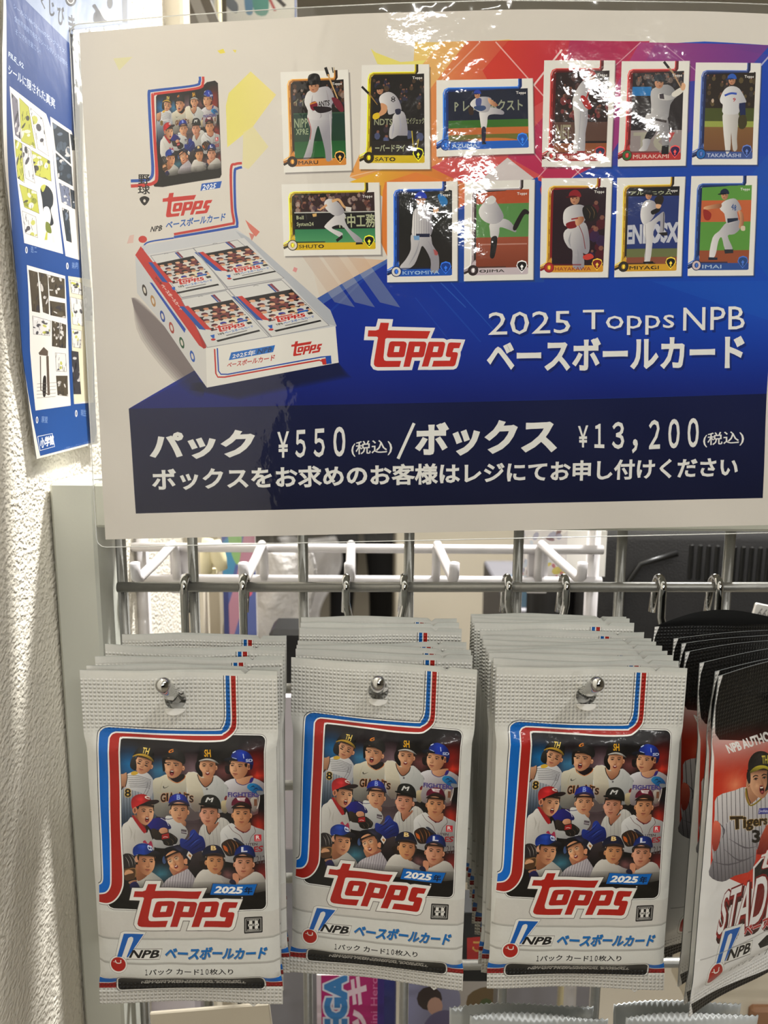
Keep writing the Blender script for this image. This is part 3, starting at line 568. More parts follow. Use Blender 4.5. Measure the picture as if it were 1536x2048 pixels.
    cap(a, '235,1160 250,1060 330,985 450,965 550,1000 610,1090 635,1160 540,1120 440,1110 330,1130', '240,1170 330,1125 440,1108 560,1122 635,1160 630,1190 560,1150 440,1135 330,1160 250,1195', (34, 38, 66), (60, 48, 50)); a.text('B', (390, 985, 475, 1060), (226, 206, 150), .02, out=(.05, (150, 100, 40)))
    # royal cap L
    cloth(a, '860,1620 1000,1530 1110,1460 1220,1470 1320,1560 1360,1800 800,1800', (224, 220, 212), (150, 146, 140), (0, 0, .3, 1)); a.p('770,1480 850,1470 880,1560 860,1650 790,1620', (196, 140, 110), 1); a.p('720,1590 790,1580 830,1650 720,1650', (34, 34, 60), 1)
    cloth(a, '870,1420 1120,1400 1130,1460 960,1560 900,1580', (190, 134, 106), (120, 78, 60)); a.p('780,1200 830,1200 850,1400 800,1300', (30, 24, 24), 1)
    face(a, 970, 1300, 160, 175, -.02, .06, 0, .12, skin=(210, 160, 134))
    cap(a, '800,1150 830,1050 910,985 1010,975 1110,1010 1160,1110 1165,1200 1060,1140 950,1105 860,1130', '795,1170 870,1120 960,1100 1080,1140 1150,1215 1060,1180 960,1140 870,1155 800,1185', (32, 54, 132), (52, 52, 70)); a.text('L', (930, 1010, 1020, 1090), (206, 210, 220), .04)
    a.pop()
    a.p('240,1700 1270,1720 1270,1900 240,1900', lin(0, 1700, (22, 20, 18, 0), 0, 1830, (20, 18, 15, 1)))

L1 = '985,385 988,560 989,650 982,700 965,730 930,746 600,749 300,738 235,738 198,758 182,805 184,1000 200,1400 212,1650 209,1720 187,1746'
L2 = '1020,385 1024,560 1026,690 1010,740 975,768 930,777 600,779 330,772 280,776 256,796 250,840 256,1100 264,1500 268,1690 262,1750 235,1790 187,1808'
L3 = '1060,385 1063,560 1064,700 1050,750 1010,790 960,808 800,812 600,806 360,801 330,806 320,830 326,1100 333,1440 346,1690 336,1770 300,1830 250,1862 187,1865'
def pack_art(front=True):
    a = Art()
    a.p('60,300 1400,300 1400,2560 60,2560', lin(0, 350, (205, 207, 202), 0, 2500, (198, 196, 190)))
    a.p('60,370 1400,370 1400,2440 60,2440', (212, 212, 207))
    l3 = spath(pts(L3)); l3 = l3[(l3[:, 1] > 772) & (l3[:, 1] < 1850)]
    tr = [(1212+42*math.sin(t), 816-42*math.cos(t)) for t in np.linspace(0, math.pi/2, 6)]; br = [(1226+36*math.cos(t), 1858+36*math.sin(t)) for t in np.linspace(0, math.pi/2, 6)]
    win = np.vstack([np.array([(1050, 774)]), tr, [(1255, 1100), (1254, 1500), (1260, 1700)], br, [(700, 1893), (285, 1890), (262, 1882), (250, 1868)], l3[::-1]])
    a.p(offset(win, 9), (60, 52, 50, .9)); a.p(offset(win, 6), (232, 232, 228)); a.p(win, (22, 18, 18))
    a.st.append((a.M, a.clip)); a.setclip(win); players(a); a.M, a.clip = a.st.pop()
    for l, w, c in ((L1, 20, (50, 50, 56, .8)), (L3, 16, (60, 50, 50, .6))): a.line(l, w, c, 1, 4)
    q1, q2, q3 = (spath(pts(l), 4) for l in (L1, L2, L3))
    a.add([np.vstack([q1, q2[::-1]])], lin(0, 400, (4, 96, 168), 0, 1500, (0, 112, 206))); a.add([np.vstack([q2, q3[::-1]])], (168, 40, 30))
    for l in (L1, L2, L3): a.line(l, 9, (234, 234, 230), 1, 4)
    # lower panel
    for y in (2085, 2243): a.p([(180, y-14), (1350, y-14), (1350, y), (180, y)], lin(0, y-40, (196, 194, 188, 0), 0, y, (150, 148, 142, .75)))  # shade of the two film folds, darkened into the print colour
    a.p('190,1910 1350,1910 1350,2072 190,2072', lin(0, 1910, (206, 204, 198, .9), 0, 2072, (202, 199, 193, .9)))
    a.push(aff(1, 1, 0, 1440)); logo(a)
    a.p(ell(1108, 374, 5, 5, 8), (214, 210, 204))
    a.p('915,283 1210,288 1182,366 896,360', (40, 34, 34, .6)); a.p('920,286 1204,290 1178,360 902,356', (0, 104, 184))
    a.text('2025', [(944, 304), (1112, 305), (1104, 346), (930, 344)], (236, 236, 232), .045); a.text('年', [(1128, 306), (1176, 307), (1172, 350), (1120, 349)], (16, 24, 44), .03)
    a.p(rrect(1120, 502, 1238, 606, 4, 1), (34, 32, 32)); a.p('1127,510 1231,510 1231,598 1127,598', (146, 144, 140)); a.p('1134,516 1224,516 1224,592 1134,592', (30, 28, 28))
    a.p('1152,528 1172,528 1172,548 1188,548 1188,528 1208,528 1208,580 1188,580 1188,562 1172,562 1172,580 1152,580', (218, 216, 210)); a.p('1146,548 1214,548 1214,562 1146,562', (216, 214, 208))
    a.text('HOBBY', (1142, 519, 1216, 527), (200, 198, 192), .03, 1); a.text('ONLY', (1152, 550, 1208, 560), (26, 24, 24), .04, 1); a.text('PRODUCT', (1140, 582, 1218, 590), (200, 198, 192), .03, 1)
    npb(a)
    sh = [(626, 694), (1268, 700), (1250, 768), (610, 764)]
    a.text('ベースボールカード', [(x+4, y+4) for x, y in sh], (140, 140, 138), .045); a.text('ベースボールカード', sh, (24, 112, 180), .045)
    for tx, x0, x1 in (('１', 489, 503), ('パック', 513, 657), ('カード', 685, 830), ('１０', 840, 890), ('枚入り', 898, 1047)): a.text(tx, (x0, 832, x1, 867), (32, 30, 30), .02)
    a.add([pts('180,905 300,905 330,890 1220,890 1250,905 1360,905 1360,950 180,950')], (20, 104, 184)); a.p('180,944 1360,944 1360,978 180,978', (140, 30, 28))
    a.line('180,905 260,908 310,893', 6, (214, 212, 206), 1); a.line('1235,893 1275,907 1350,905', 6, (214, 212, 206), 1); a.line('180,946 270,946 315,935', 4, (214, 212, 206), 1); a.line('1235,935 1275,946 1350,946', 4, (214, 212, 206), 1)
    a.p(rrect(300, 889, 1245, 1001, 34), (90, 88, 84)); a.p(rrect(304, 892, 1242, 998, 32), (216, 214, 208)); a.p(rrect(312, 899, 1234, 991, 26), lin(0, 899, (44, 42, 40), 0, 991, (24, 24, 24)))
    a.text('AUTHORIZED TRADING CARD OF', [(482, 918), (1088, 918), (1082, 936), (478, 936)], (196, 194, 188), .03, 1); a.text('NIPPON PROFESSIONAL BASEBALL', [(460, 938), (1118, 938), (1112, 956), (455, 956)], (186, 184, 178), .03, 1)
    a.pop()
    return a
PH = homog([(62, 366), (1326, 340), (1350, 2528), (203, 2512)], [(0, 130), (68, 130), (68, 0), (0, 0)])
PW, PHT = 68.0, 130.0
# ------------------------------------------------------------------ artwork of the black and white pack ("Q": 4.654 x (photo - (1296,1200)))
def black_art(H):
    a = Art(); a.push(H @ aff(1/4.654, 1/4.654, 1296, 1200))
    BKK = (22, 21, 20)
    a.p('200,500 3000,-400 3000,4500 200,4500', (222, 221, 218)); a.p('692,640 3000,0 3000,1600 1117,1300 660,1300 622,1240 618,1000 640,830', BKK)
    a.p('600,1180 3000,500 3000,2600 1500,2900 540,2500', lin(700, 1150, (150, 40, 30, 0), 760, 1600, (196, 60, 40, 1)))
    a.p(ell(760, 1700, 170, 190, 18), rad(760, 1700, 170, 190, (236, 150, 110, .9), (200, 70, 50, 0))); a.p(ell(1300, 1500, 300, 400, 18), rad(1300, 1500, 300, 400, (230, 110, 80, .9), (200, 60, 50, 0)))
    a.text('NPB AUTHORIZED TRADING CARDS', [(700, 1345), (2050, 890), (2050, 975), (708, 1410)], (226, 224, 220), .04)
    # striped batter
    cloth(a, '600,1820 760,1750 860,1720 1000,1780 1080,1740 1300,1760 1700,1900 1700,2500 1150,2480 950,2280 700,2300 560,2420 580,2000', (226, 222, 220), (150, 146, 150), (0, 0, .4, 1))
    st = '600,1820 760,1750 860,1720 1000,1780 1080,1740 1300,1760 1700,1900 1700,2500 1150,2480 950,2280 700,2300 560,2420 580,2000'
    stripes(a, st, range(560, 1500, 40), 5, (76, 70, 74), .02, (1700, 2500))
    cloth(a, '560,2400 640,2100 800,2020 1000,2060 970,2200 930,2470 760,2540 640,2600 530,2550', (206, 204, 206), (110, 106, 110), (0, 0, .2, 1)); stripes(a, '560,2400 640,2100 800,2020 1000,2060 970,2200 930,2470 760,2540 640,2600 530,2550', range(540, 1000, 34), 5, (70, 66, 70), .05, (2000, 2620))
    folds(a, ('600,2040 660,2120 640,2200', '700,2200 850,2280 960,2270', '560,2420 700,2440 900,2380', '660,2300 800,2400 950,2350'), (90, 84, 90, .8), 16)
    cloth(a, '570,2060 620,2060 630,2160 600,2300 560,2300', (226, 120, 96), (150, 60, 50)); a.p('1060,2060 1117,2140 1117,2350 960,2340 1000,2180', lin(0, 2060, (190, 90, 60), 0, 2350, (120, 30, 26)))
    a.text('Tigers', [(720, 2000), (1060, 1985), (1060, 2085), (725, 2150)], (60, 44, 24), .04, out=(.06, (196, 160, 80))); a.text('3', (925, 2120, 990, 2230), (40, 34, 30), .04); a.p('985,1915 1075,1910 1070,1965 975,1970', (70, 70, 150)); a.text('Joshin', (985, 1925, 1068, 1960), (206, 206, 226), .02, 1)
    cloth(a, '860,1720 880,1640 1000,1820 1020,1700 1040,1740 900,1880 850,1800', SK, SKD); a.line('858,1730 870,1820 905,1890 1000,1830 1060,1740', 14, (150, 130, 40), 1); a.line('866,1730 880,1810 910,1875', 6, (30, 28, 28), 1)
    face(a, 985, 1650, 98, 135, .3, -.15, 0, 1.0, ears=(1, 0))
    cap(a, '880,1560 885,1480 930,1410 1000,1385 1070,1410 1110,1500 1105,1570 1000,1540 900,1580', '900,1570 960,1525 1040,1520 1110,1560 1100,1580 1030,1545 940,1575 900,1590', (44, 40, 38), (206, 190, 60)); a.p('870,1580 900,1590 900,1680 880,1680 865,1630', (40, 36, 34), 1); a.p('1060,1580 1105,1570 1095,1700 1040,1760 1060,1680', (44, 40, 40), 1)
    a.text('TH', [(1008, 1430), (1065, 1425), (1062, 1500), (1012, 1500)], (206, 190, 80), .02)
    # shield, title, logo
    a.p('925,2700 930,2460 1010,2370 1150,2320 1500,2200 1500,2500 1117,2640', (226, 222, 220)); a.p('940,2690 945,2470 1018,2385 1150,2338 1500,2220 1500,2500', (40, 36, 36))
    a.push(homog([(412, 288), (1082, 288), (1082, 564), (412, 564)], [(1008, 2320), (1420, 2190), (1412, 2360), (1000, 2480)])); logo(a, (230, 226, 222), (170, 40, 40), 12, False); a.pop()
    SQ = [(660, 2700), (1500, 2330), (1440, 2840), (590, 3090)]
    g, lo, hi = glyphs('STADIUM')
    for dx, dy, c in ((0, 60, (60, 30, 30)), (14, 30, (84, 30, 30)), (0, 10, (150, 40, 40))): a.text('STADIUM', [(x+dx, y+dy) for x, y in SQ], c, .03, out=(.06, c))
    a.text('STADIUM', SQ, (230, 228, 226), .01, out=(.035, (120, 30, 30)))
    a.text('ベースボールカード', [(850, 3010), (1700, 2650), (1700, 2770), (850, 3110)], (176, 50, 50), .04, out=(.07, (226, 222, 220)))
    a.push(homog([(300, 600), (586, 600), (586, 862), (300, 862)], [(610, 3060), (930, 2960), (905, 3440), (550, 3590)])); npb(a); a.pop()
    a.text('１パック・カード１０枚入り', [(735, 3400), (1900, 2830), (1900, 2920), (740, 3455)], (50, 48, 48), .0)
    a.p('980,3170 1060,3090 1400,2960 1400,3060 1000,3210', (40, 38, 38)); a.text('2025', [(1080, 3090), (1300, 3010), (1300, 3070), (1075, 3140)], (226, 224, 220), .02)
    for d in ('450,3340 800,3180 1120,3020 1700,2780', '1010,3020 1117,3060 1300,3000'): a.line(d, 10, (170, 168, 166, .7), 1)
    a.p('400,3760 1117,3410 1900,3020 1900,3140 1117,3500 420,3862', (36, 34, 33)); a.pop()
    return a
# ================================================================== artwork of the laminated sign (traced in photo pixels)
PAP = (212, 207, 199)
def mini_team(a):                  # the team picture where it is printed very small
    a.p('300,800 1260,780 1265,1890 300,1890', (34, 26, 30)); 
    R = random.Random(3)
    for j in range(4):
        for i in range(5):
            x = 380+i*200+(j % 2)*80; y = 930+j*260
            a.p(ell(x, y+190, 120, 130, 10), R.choice([(214, 208, 198), (200, 198, 196), (216, 206, 180), (120, 60, 60), (60, 70, 130), (206, 204, 200)]))
            a.p(ell(x, y+20, 58, 72, 10), R.choice([(206, 156, 122), (190, 136, 104), (214, 168, 138)]))
            a.p([(x-72, y), (x-60, y-70), (x, y-95), (x+60, y-70), (x+72, y), (x, y-20)], R.choice([(30, 28, 30), (40, 56, 150), (160, 36, 40), (34, 36, 62), (28, 26, 26), (90, 30, 50)]), 1, 2)
def card(a, q, fc, dk, bgd, name, land=False, emb=(30, 28, 28), disc=None, fig=None, ink=(40, 34, 30)):
    W_, H_ = (140, 100) if land else (100, 140)
    H = homog([(0, 0), (W_, 0), (W_, H_), (0, H_)], q)
    a.push(H)
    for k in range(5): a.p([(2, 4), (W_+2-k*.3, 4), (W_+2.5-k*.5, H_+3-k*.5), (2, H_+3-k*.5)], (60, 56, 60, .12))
    a.p([(0, 0), (W_, 0), (W_, H_), (0, H_)], (226, 224, 218)); a.p([(W_-1, 0), (W_, 0), (W_, H_), (W_-1, H_)], (190, 186, 180))
    x1, y1 = W_-8, H_-9; lt = tuple(np.minimum(255, np.array(fc)*1.25+20))
    band = [(78 if not land else 118, 10)]
    xu = W_-22
    # coloured frame with its hook at the lower left and riser at the top right
    a.line([(xu+1, 0), (xu+1, 8), (xu-1, 11), (17, 11), (12, 13), (10, 18), (10, H_-30), (9, H_-22), (0, H_-17)], 1.6, lt); a.line([(xu+2.5, 0), (xu+2.5, 9), (xu, 13), (18, 13), (14, 15), (12.5, 20), (12.5, H_-30), (11, H_-19), (0, H_-14)], 3.4, tuple(np.array(fc)*.85)); a.line([(xu+4, 0), (xu+4, 10), (xu+1, 15), (19, 15), (16, 18), (15.5, 24), (15.5, H_-30), (14, H_-17), (0, H_-11)], 3.2, dk)
    a.p([(17, 16), (x1, 13), (x1, y1), (17, y1)], (34, 32, 34)); a.p([(10, H_-22), (16, H_-30), (18, H_-18), (x1-1, H_-18), (x1, H_-16), (x1, y1), (x1-2, y1+1), (12, y1+1)], fc)
    c = [(17, 16), (x1-1, 12.5), (x1, 15), (x1, H_-18), (17, H_-18)]
    a.st.append((a.M, a.clip)); a.setclip(c); bgd(a, W_, H_); a.M, a.clip = a.st.pop()
    for k in range(5 if not land else 4): a.line([(12.4+(k % 2)*.4, 26+k*17), (12.4+(k % 2)*.4, 36+k*17)], .5, lt)
    a.pop()
    if fig: fig(a)
    a.push(H)
    a.text('Topps', (x1-17, 17, x1-3, 21.5), (214, 212, 208), .03, 1)
    a.p([(18, H_-20), (60, H_-20), (60, H_-18), (18, H_-18)], dk+(.6,)); a.text(name, (22, H_-15.5, 22+min(52, 7.2*len(name)), H_-10.5), ink, .01, 1)
    ex, ey = x1-9, H_-18
    a.p([(ex-8, ey-2), (ex-6, ey-8), (ex, ey-10), (ex+6, ey-8), (ex+8, ey-2), (ex, ey+8)], lt); a.p([(ex-6.4, ey-2), (ex-5, ey-6.5), (ex, ey-8), (ex+5, ey-6.5), (ex+6.4, ey-2), (ex, ey+6)], emb, 1, 2); a.p([(ex, ey-4), (ex+2.4, ey-1), (ex, ey+2), (ex-2.4, ey-1)], lt); a.p(ell(ex, ey+2.8, 1.2, 1.2, 6), lt)
    d = disc or dk; a.p(ell(13, H_-15, 7.6, 7.6, 16), dk); a.p(ell(13, H_-15, 6.4, 6.4, 16), d); a.p(ell(13, H_-15, 3.2, 3.8, 8), tuple(np.array(fc)*.9)); a.p([(11.5, H_-17), (15, H_-18), (14.4, H_-12), (12, H_-13)], lt)
    a.pop()
def crowd(a, x0, y0, x1, y1, n, cols, r=3, seed=1):
    R = random.Random(seed)
    for _ in range(n):
        x, y = R.uniform(x0, x1), R.uniform(y0, y1); q = r*R.uniform(.6, 1.3)
        a.p(ell(x, y, q, q*1.15, 7), tuple(R.choice(cols))+(.8,))
        if R.random() < .5: a.p(ell(x+q*.2, y-q*1.3, q*.5, q*.5, 6), (150, 104, 84, .8))
def rect(a, x0, y0, x1, y1, f): a.p([(x0, y0), (x1, y0), (x1, y1), (x0, y1)], f)
W1, W2 = (222, 220, 218), (150, 148, 156)
def limb(a, d, c0=W1, c1=W2, ax=(0, 0, 1, 0)): cloth(a, d, c0, c1, ax)
def head(a, x, y, r, capc, face_=(206, 152, 118), look=1, brim=1):
    a.p(ell(x, y+r*.25, r*.78, r, 14), lin(x-r, 0, face_, x+r, 0, tuple(np.array(face_)*.72))); a.p(ell(x+look*r*.35, y+r*.2, r*.14, r*.09, 6), (40, 26, 22)); a.p(ell(x-look*r*.25, y+r*.2, r*.12, r*.09, 6), (60, 38, 30)); a.p(ell(x+look*r*.15, y+r*.8, r*.2, r*.08, 6), (140, 70, 60))
    a.p([(x-r*.95, y), (x-r*.9, y-r*.7), (x-r*.3, y-r*1.15), (x+r*.4, y-r*1.12), (x+r*.9, y-r*.6), (x+r*.95, y), (x, y-r*.12)], capc, 1, 3)
    if brim: a.p([(x+look*r*.1, y-r*.25), (x+look*r*1.4, y-r*.1), (x+look*r*1.35, y+r*.12), (x-look*r*.4, y+r*.02)], tuple(np.array(capc)*.6), 1, 2)
def figs():
    F = {}
    def maru(a):
        a.line('335,218 352,268', 17, (30, 28, 28)); a.line('350,258 372,318 405,400', [11, 8, 6], (196, 160, 110)); a.line('374,218 380,250', 6, (40, 36, 36)); a.line('384,218 386,250', 4, (160, 140, 80))
        limb(a, '228,500 250,490 360,500 370,560 368,640 372,700 366,760 338,762 330,700 306,600 290,560 268,640 250,740 205,755 215,720 240,640 246,580 236,540', ax=(0, 0, .9, .3)); a.line('232,512 250,580 244,640', 4, (170, 60, 50), 1)
        limb(a, '212,420 225,370 250,350 300,335 350,330 378,370 386,410 370,440 372,500 360,520 240,520 232,470'); folds(a, ('260,380 255,430 262,480', '340,350 350,400 345,430', '300,470 310,500 300,515'), (150, 146, 150, .7), 10)
        a.p('245,430 275,415 290,440 270,470 250,460', (120, 30, 50), 1); a.p('262,450 300,445 360,450 368,468 330,482 290,482', (34, 22, 28), 1); a.p('370,395 405,400 430,430 440,470 420,475 390,440', (110, 34, 50), 1); a.line('244,432 282,420', 8, (196, 130, 60))
        a.text('ANTS', [(292, 418), (358, 408), (358, 440), (294, 446)], (36, 28, 28), .03, 1); head(a, 268, 318, 38, (34, 32, 32), look=-1); a.p('232,290 240,262 270,252 298,262 306,300 285,296 250,300', (36, 34, 34), 1); a.p('234,300 305,296 308,312 280,306 250,306 236,312', (20, 20, 20), 1)
        a.line('360,490 372,760', 3, (200, 200, 200))
    def sato(a):
        a.line('545,330 590,375', 13, (30, 28, 28)); a.line('585,368 636,435', [9, 4], (150, 120, 60))
        limb(a, '725,500 755,470 790,480 806,540 808,612 770,612 752,620 722,632 704,622 706,570 722,540', ax=(0, 0, 1, .2)); a.p('722,632 752,612 808,612 812,640 720,645', (30, 30, 34))
        limb(a, '645,400 660,375 700,360 740,380 768,430 772,470 740,480 700,490 690,450 655,430'); a.text('8', (712, 385, 740, 420), (40, 36, 40), 0, 1); a.p('655,425 690,440 685,480 640,505 625,500 655,465', (200, 150, 112), 1); a.p('612,490 640,480 648,505 625,520 608,512', (214, 184, 40), 1); a.p('738,462 768,458 768,485 745,490', (40, 40, 66), 1)
        head(a, 650, 345, 24, (40, 38, 34), look=-1); folds(a, ('760,490 770,550 765,600', '730,540 726,580 720,620'), (160, 160, 180, .7), 9)
    def azuma(a):
        limb(a, '1225,470 1262,460 1300,450 1360,470 1362,492 1310,490 1275,500 1270,540 1262,575 1238,575 1228,520'); a.p('1238,572 1262,572 1258,655 1242,658', (34, 34, 60), 1); a.p('1242,655 1264,655 1264,665 1240,665', (26, 26, 30))
        limb(a, '1170,430 1195,400 1240,388 1290,395 1290,430 1275,475 1225,478 1190,455'); a.p('1205,400 1235,400 1230,445 1205,440', (80, 90, 140), 1); a.p('1160,455 1185,448 1190,490 1168,492', (60, 44, 36), 1); a.p('1195,445 1250,440 1262,458 1235,472 1200,462', (60, 80, 120), 1)
        head(a, 1212, 372, 21, (46, 70, 160), look=-1); limb(a, '1275,395 1320,425 1330,440 1310,445 1280,425', SK, SKD)
    def shuto(a):
        limb(a, '380,1090 420,1060 450,1080 445,1110 470,1160 520,1200 546,1225 540,1240 510,1240 470,1190 425,1140 380,1145 372,1160 430,1185 425,1210 405,1205 335,1160 330,1140'); a.p('392,1225 430,1195 432,1215 400,1240', (30, 28, 28)); a.p('510,1240 546,1240 552,1250 508,1254', (30, 28, 28))
        limb(a, '325,1010 350,985 400,1000 440,1050 430,1075 390,1085 340,1050'); a.line('370,1000 410,990 440,1030 470,1040', [16, 14, 10], (206, 166, 120), 1); a.p('450,1030 485,1035 480,1060 450,1055', (210, 206, 200)); head(a, 318, 975, 20, (40, 36, 32), look=-1); a.p('255,1075 280,1070 280,1088 260,1092', (206, 170, 110))
        a.line('340,1020 300,1050 285,1045', [14, 10, 8], (206, 160, 120))
    def kiyo(a):
        limb(a, '830,1200 860,1190 940,1195 955,1250 985,1300 995,1340 990,1410 948,1412 945,1340 900,1260 880,1300 850,1370 800,1400 765,1385 800,1340 830,1280', ax=(0, 0, .9, .4)); a.p('960,1280 985,1295 985,1315 965,1310', (170, 90, 90), 1); folds(a, ('880,1230 860,1300 820,1370', '930,1230 960,1290 975,1390'), (150, 150, 158, .8), 10)
        limb(a, '845,1060 870,1035 930,1020 960,1050 950,1100 948,1195 845,1200 838,1140'); stripes(a, '845,1060 870,1035 930,1020 960,1050 950,1100 948,1195 845,1200 838,1140', range(850, 960, 14), 2, (120, 116, 130), 0, (1000, 1200)); a.p('860,1188 940,1188 940,1208 860,1208', (40, 44, 70)); limb(a, '920,1040 990,1015 1000,1045 960,1080', (40, 40, 46), (24, 24, 26)); a.p('960,1040 985,1035 990,1060 965,1068', SK, 1); a.p('985,965 1010,955 1040,985 1040,1015 1010,1025', (40, 120, 180), 1); a.p('845,1200 880,1200 880,1225 850,1225', (120, 160, 200))
        head(a, 888, 980, 34, (40, 66, 180), look=-1)
    def ojima(a):
        limb(a, '1290,1130 1340,1100 1400,1110 1440,1160 1440,1180 1400,1165 1350,1150 1345,1180 1335,1215 1298,1215 1290,1170', ax=(0, 0, 1, .5)); a.p('1425,1150 1480,1050 1515,1055 1515,1075 1490,1080 1445,1165', (36, 30, 30), 1); a.p('1300,1212 1334,1212 1318,1325 1292,1328 1295,1270', (34, 30, 30), 1)
        limb(a, '1225,1050 1260,1000 1310,985 1350,1040 1370,1090 1340,1125 1290,1130 1240,1100'); a.p('1260,990 1300,965 1325,985 1310,1010 1270,1015', (206, 206, 204), 1)
    def kuri(a):
        limb(a, '372,440 440,440 450,520 438,600 436,700 412,712 366,706 376,600 372,520'); limb(a, '360,400 392,330 430,290 470,300 476,360 450,440 445,470 370,470 362,440'); a.p('405,390 430,385 470,440 460,462 430,445', (170, 40, 40), 1); a.line('466,310 440,400', 8, (180, 50, 46)); a.p('450,370 490,350 520,370 510,420 470,430', (50, 34, 28), 1)
        head(a, 468, 270, 26, (170, 40, 44), look=1); a.line('408,470 402,600 398,700', 5, (170, 170, 176)); a.p('388,704 440,704 440,725 390,722', (160, 50, 46))
    def mura(a):
        limb(a, '800,490 900,500 925,540 930,620 928,680 895,690 880,620 850,590 840,560 800,600 790,540', (206, 204, 204), (130, 128, 132)); a.p('805,590 840,570 850,600 820,640 785,640', (40, 36, 40), 1); limb(a, '775,640 820,640 810,680 795,705 752,705 775,675'); a.p('888,680 928,675 928,728 885,728', (34, 32, 34))
        limb(a, '820,360 860,330 920,320 960,350 960,400 935,440 915,530 830,515 822,440', (190, 188, 188), (130, 130, 134)); limb(a, '870,370 930,385 975,360 985,380 940,410 870,405', (206, 204, 202), (150, 148, 150)); a.p('945,370 1000,335 1020,350 990,380 955,392', (214, 210, 200), 1); a.p('870,375 895,372 900,405 872,402', (60, 50, 60)); a.line('895,185 950,250 1000,340', [14, 10, 7], (170, 140, 110)); a.line('895,185 925,222', 15, (40, 36, 36)); a.p('1005,310 1025,320 1020,350 1000,350', SK, 1)
        head(a, 868, 300, 34, (44, 52, 60), look=1); a.p('820,512 915,530 912,545 822,525', (60, 50, 50))
    def taka(a):
        limb(a, '1258,485 1345,485 1345,560 1340,640 1342,700 1316,705 1304,600 1300,700 1275,728 1262,640 1255,560', (222, 220, 216), (176, 172, 168)); limb(a, '1235,400 1260,350 1300,330 1350,345 1390,410 1388,428 1350,440 1348,490 1255,490 1252,440 1238,425', (226, 226, 224), (176, 176, 182)); a.line('1262,385 1300,372 1335,375', 12, (60, 90, 180), 1); a.text('9', (1312, 398, 1330, 420), (180, 50, 50), .02, 1); a.p('1350,430 1388,425 1392,510 1360,515', (34, 44, 84)); a.p('1350,510 1390,500 1400,550 1380,580 1350,570', (70, 64, 40), 1)
        head(a, 1305, 290, 27, (50, 96, 180), look=-1)
    def haya(a):
        limb(a, '325,1170 400,1130 445,1130 465,1200 470,1280 455,1310 430,1300 425,1270 440,1390 375,1390 370,1290 345,1270 318,1220', ax=(0, 0, 1, .2)); a.line('405,1140 430,1200 445,1280', 4, (130, 50, 50), 1); folds(a, ('360,1180 350,1230 360,1270', '400,1280 405,1330 400,1380'), (150, 150, 156, .8), 12); a.p('435,1320 475,1308 495,1330 460,1345 435,1338', (196, 70, 60), 1)
        limb(a, '312,1080 330,1040 380,1020 430,1025 450,1060 430,1130 360,1145 320,1140'); a.p('330,1130 385,1115 392,1150 345,1160', (130, 34, 40), 1); limb(a, '385,1100 430,1090 430,1120 392,1145', SK, SKD); a.p('425,1040 470,1020 505,1050 510,1090 480,1118 440,1105', (36, 32, 30), 1); a.line('360,1105 400,1098', 8, (150, 40, 46)); folds(a, ('450,1040 470,1070 465,1100', '475,1030 495,1065 490,1100'), (110, 90, 60, .9), 5)
        head(a, 380, 975, 36, (140, 30, 40), look=-1)
    def miya(a):
        limb(a, '790,1140 830,1120 880,1080 905,1065 912,1100 905,1190 880,1195 885,1120 850,1150 842,1220 825,1360 792,1362 800,1240 785,1190'); a.p('872,1190 928,1185 928,1205 900,1208', (40, 36, 36)); a.p('785,1360 842,1358 850,1370 788,1372', (30, 28, 28)); limb(a, '768,1060 785,1010 815,995 855,1010 860,1060 835,1110 790,1140 770,1110'); a.p('830,1060 880,1040 880,1062 840,1082', (30, 28, 28), 1); a.p('850,990 880,965 905,985 890,1025 860,1020', (44, 36, 32), 1); a.line('905,1070 904,1180', 4, (40, 40, 44)); a.line('795,1140 800,1240 795,1350', 2, (60, 60, 66))
        head(a, 815, 962, 24, (34, 34, 36), look=1); a.p('860,1020 890,1025 880,1045 860,1042', SK, 1)
    def imai(a):
        limb(a, '1285,1130 1355,1115 1365,1165 1330,1200 1290,1210 1320,1280 1310,1300 1275,1290 1255,1220 1235,1240 1215,1330 1180,1335 1200,1220 1240,1180'); a.p('1175,1335 1230,1338 1230,1352 1175,1352', (44, 50, 66)); a.p('1270,1290 1325,1290 1325,1312 1275,1315', (50, 54, 60)); limb(a, '1240,1050 1260,1010 1320,990 1350,1010 1370,1055 1345,1070 1350,1120 1285,1138 1268,1080'); a.text('48', [(1310, 1020), (1340, 1030), (1338, 1065), (1308, 1055)], (60, 90, 140), .02, 1); limb(a, '1245,1020 1180,1030 1145,1040 1150,1055 1200,1050 1245,1045', SK, SKD); limb(a, '1350,1060 1380,1080 1385,1140 1370,1165 1355,1160 1362,1110', SK, SKD); a.p('1140,1060 1160,1055 1190,1080 1180,1115 1150,1110', (150, 50, 44), 1); a.p('1370,1155 1392,1155 1392,1180 1370,1178', (206, 190, 170), 1); a.p('1285,1108 1350,1105 1350,1120 1288,1135', (40, 50, 70))
        head(a, 1268, 965, 27, (34, 46, 70), look=-1)
    F.update(maru=maru, sato=sato, azuma=azuma, shuto=shuto, kiyo=kiyo, ojima=ojima, kuri=kuri, mura=mura, taka=taka, haya=haya, miya=miya, imai=imai); return F
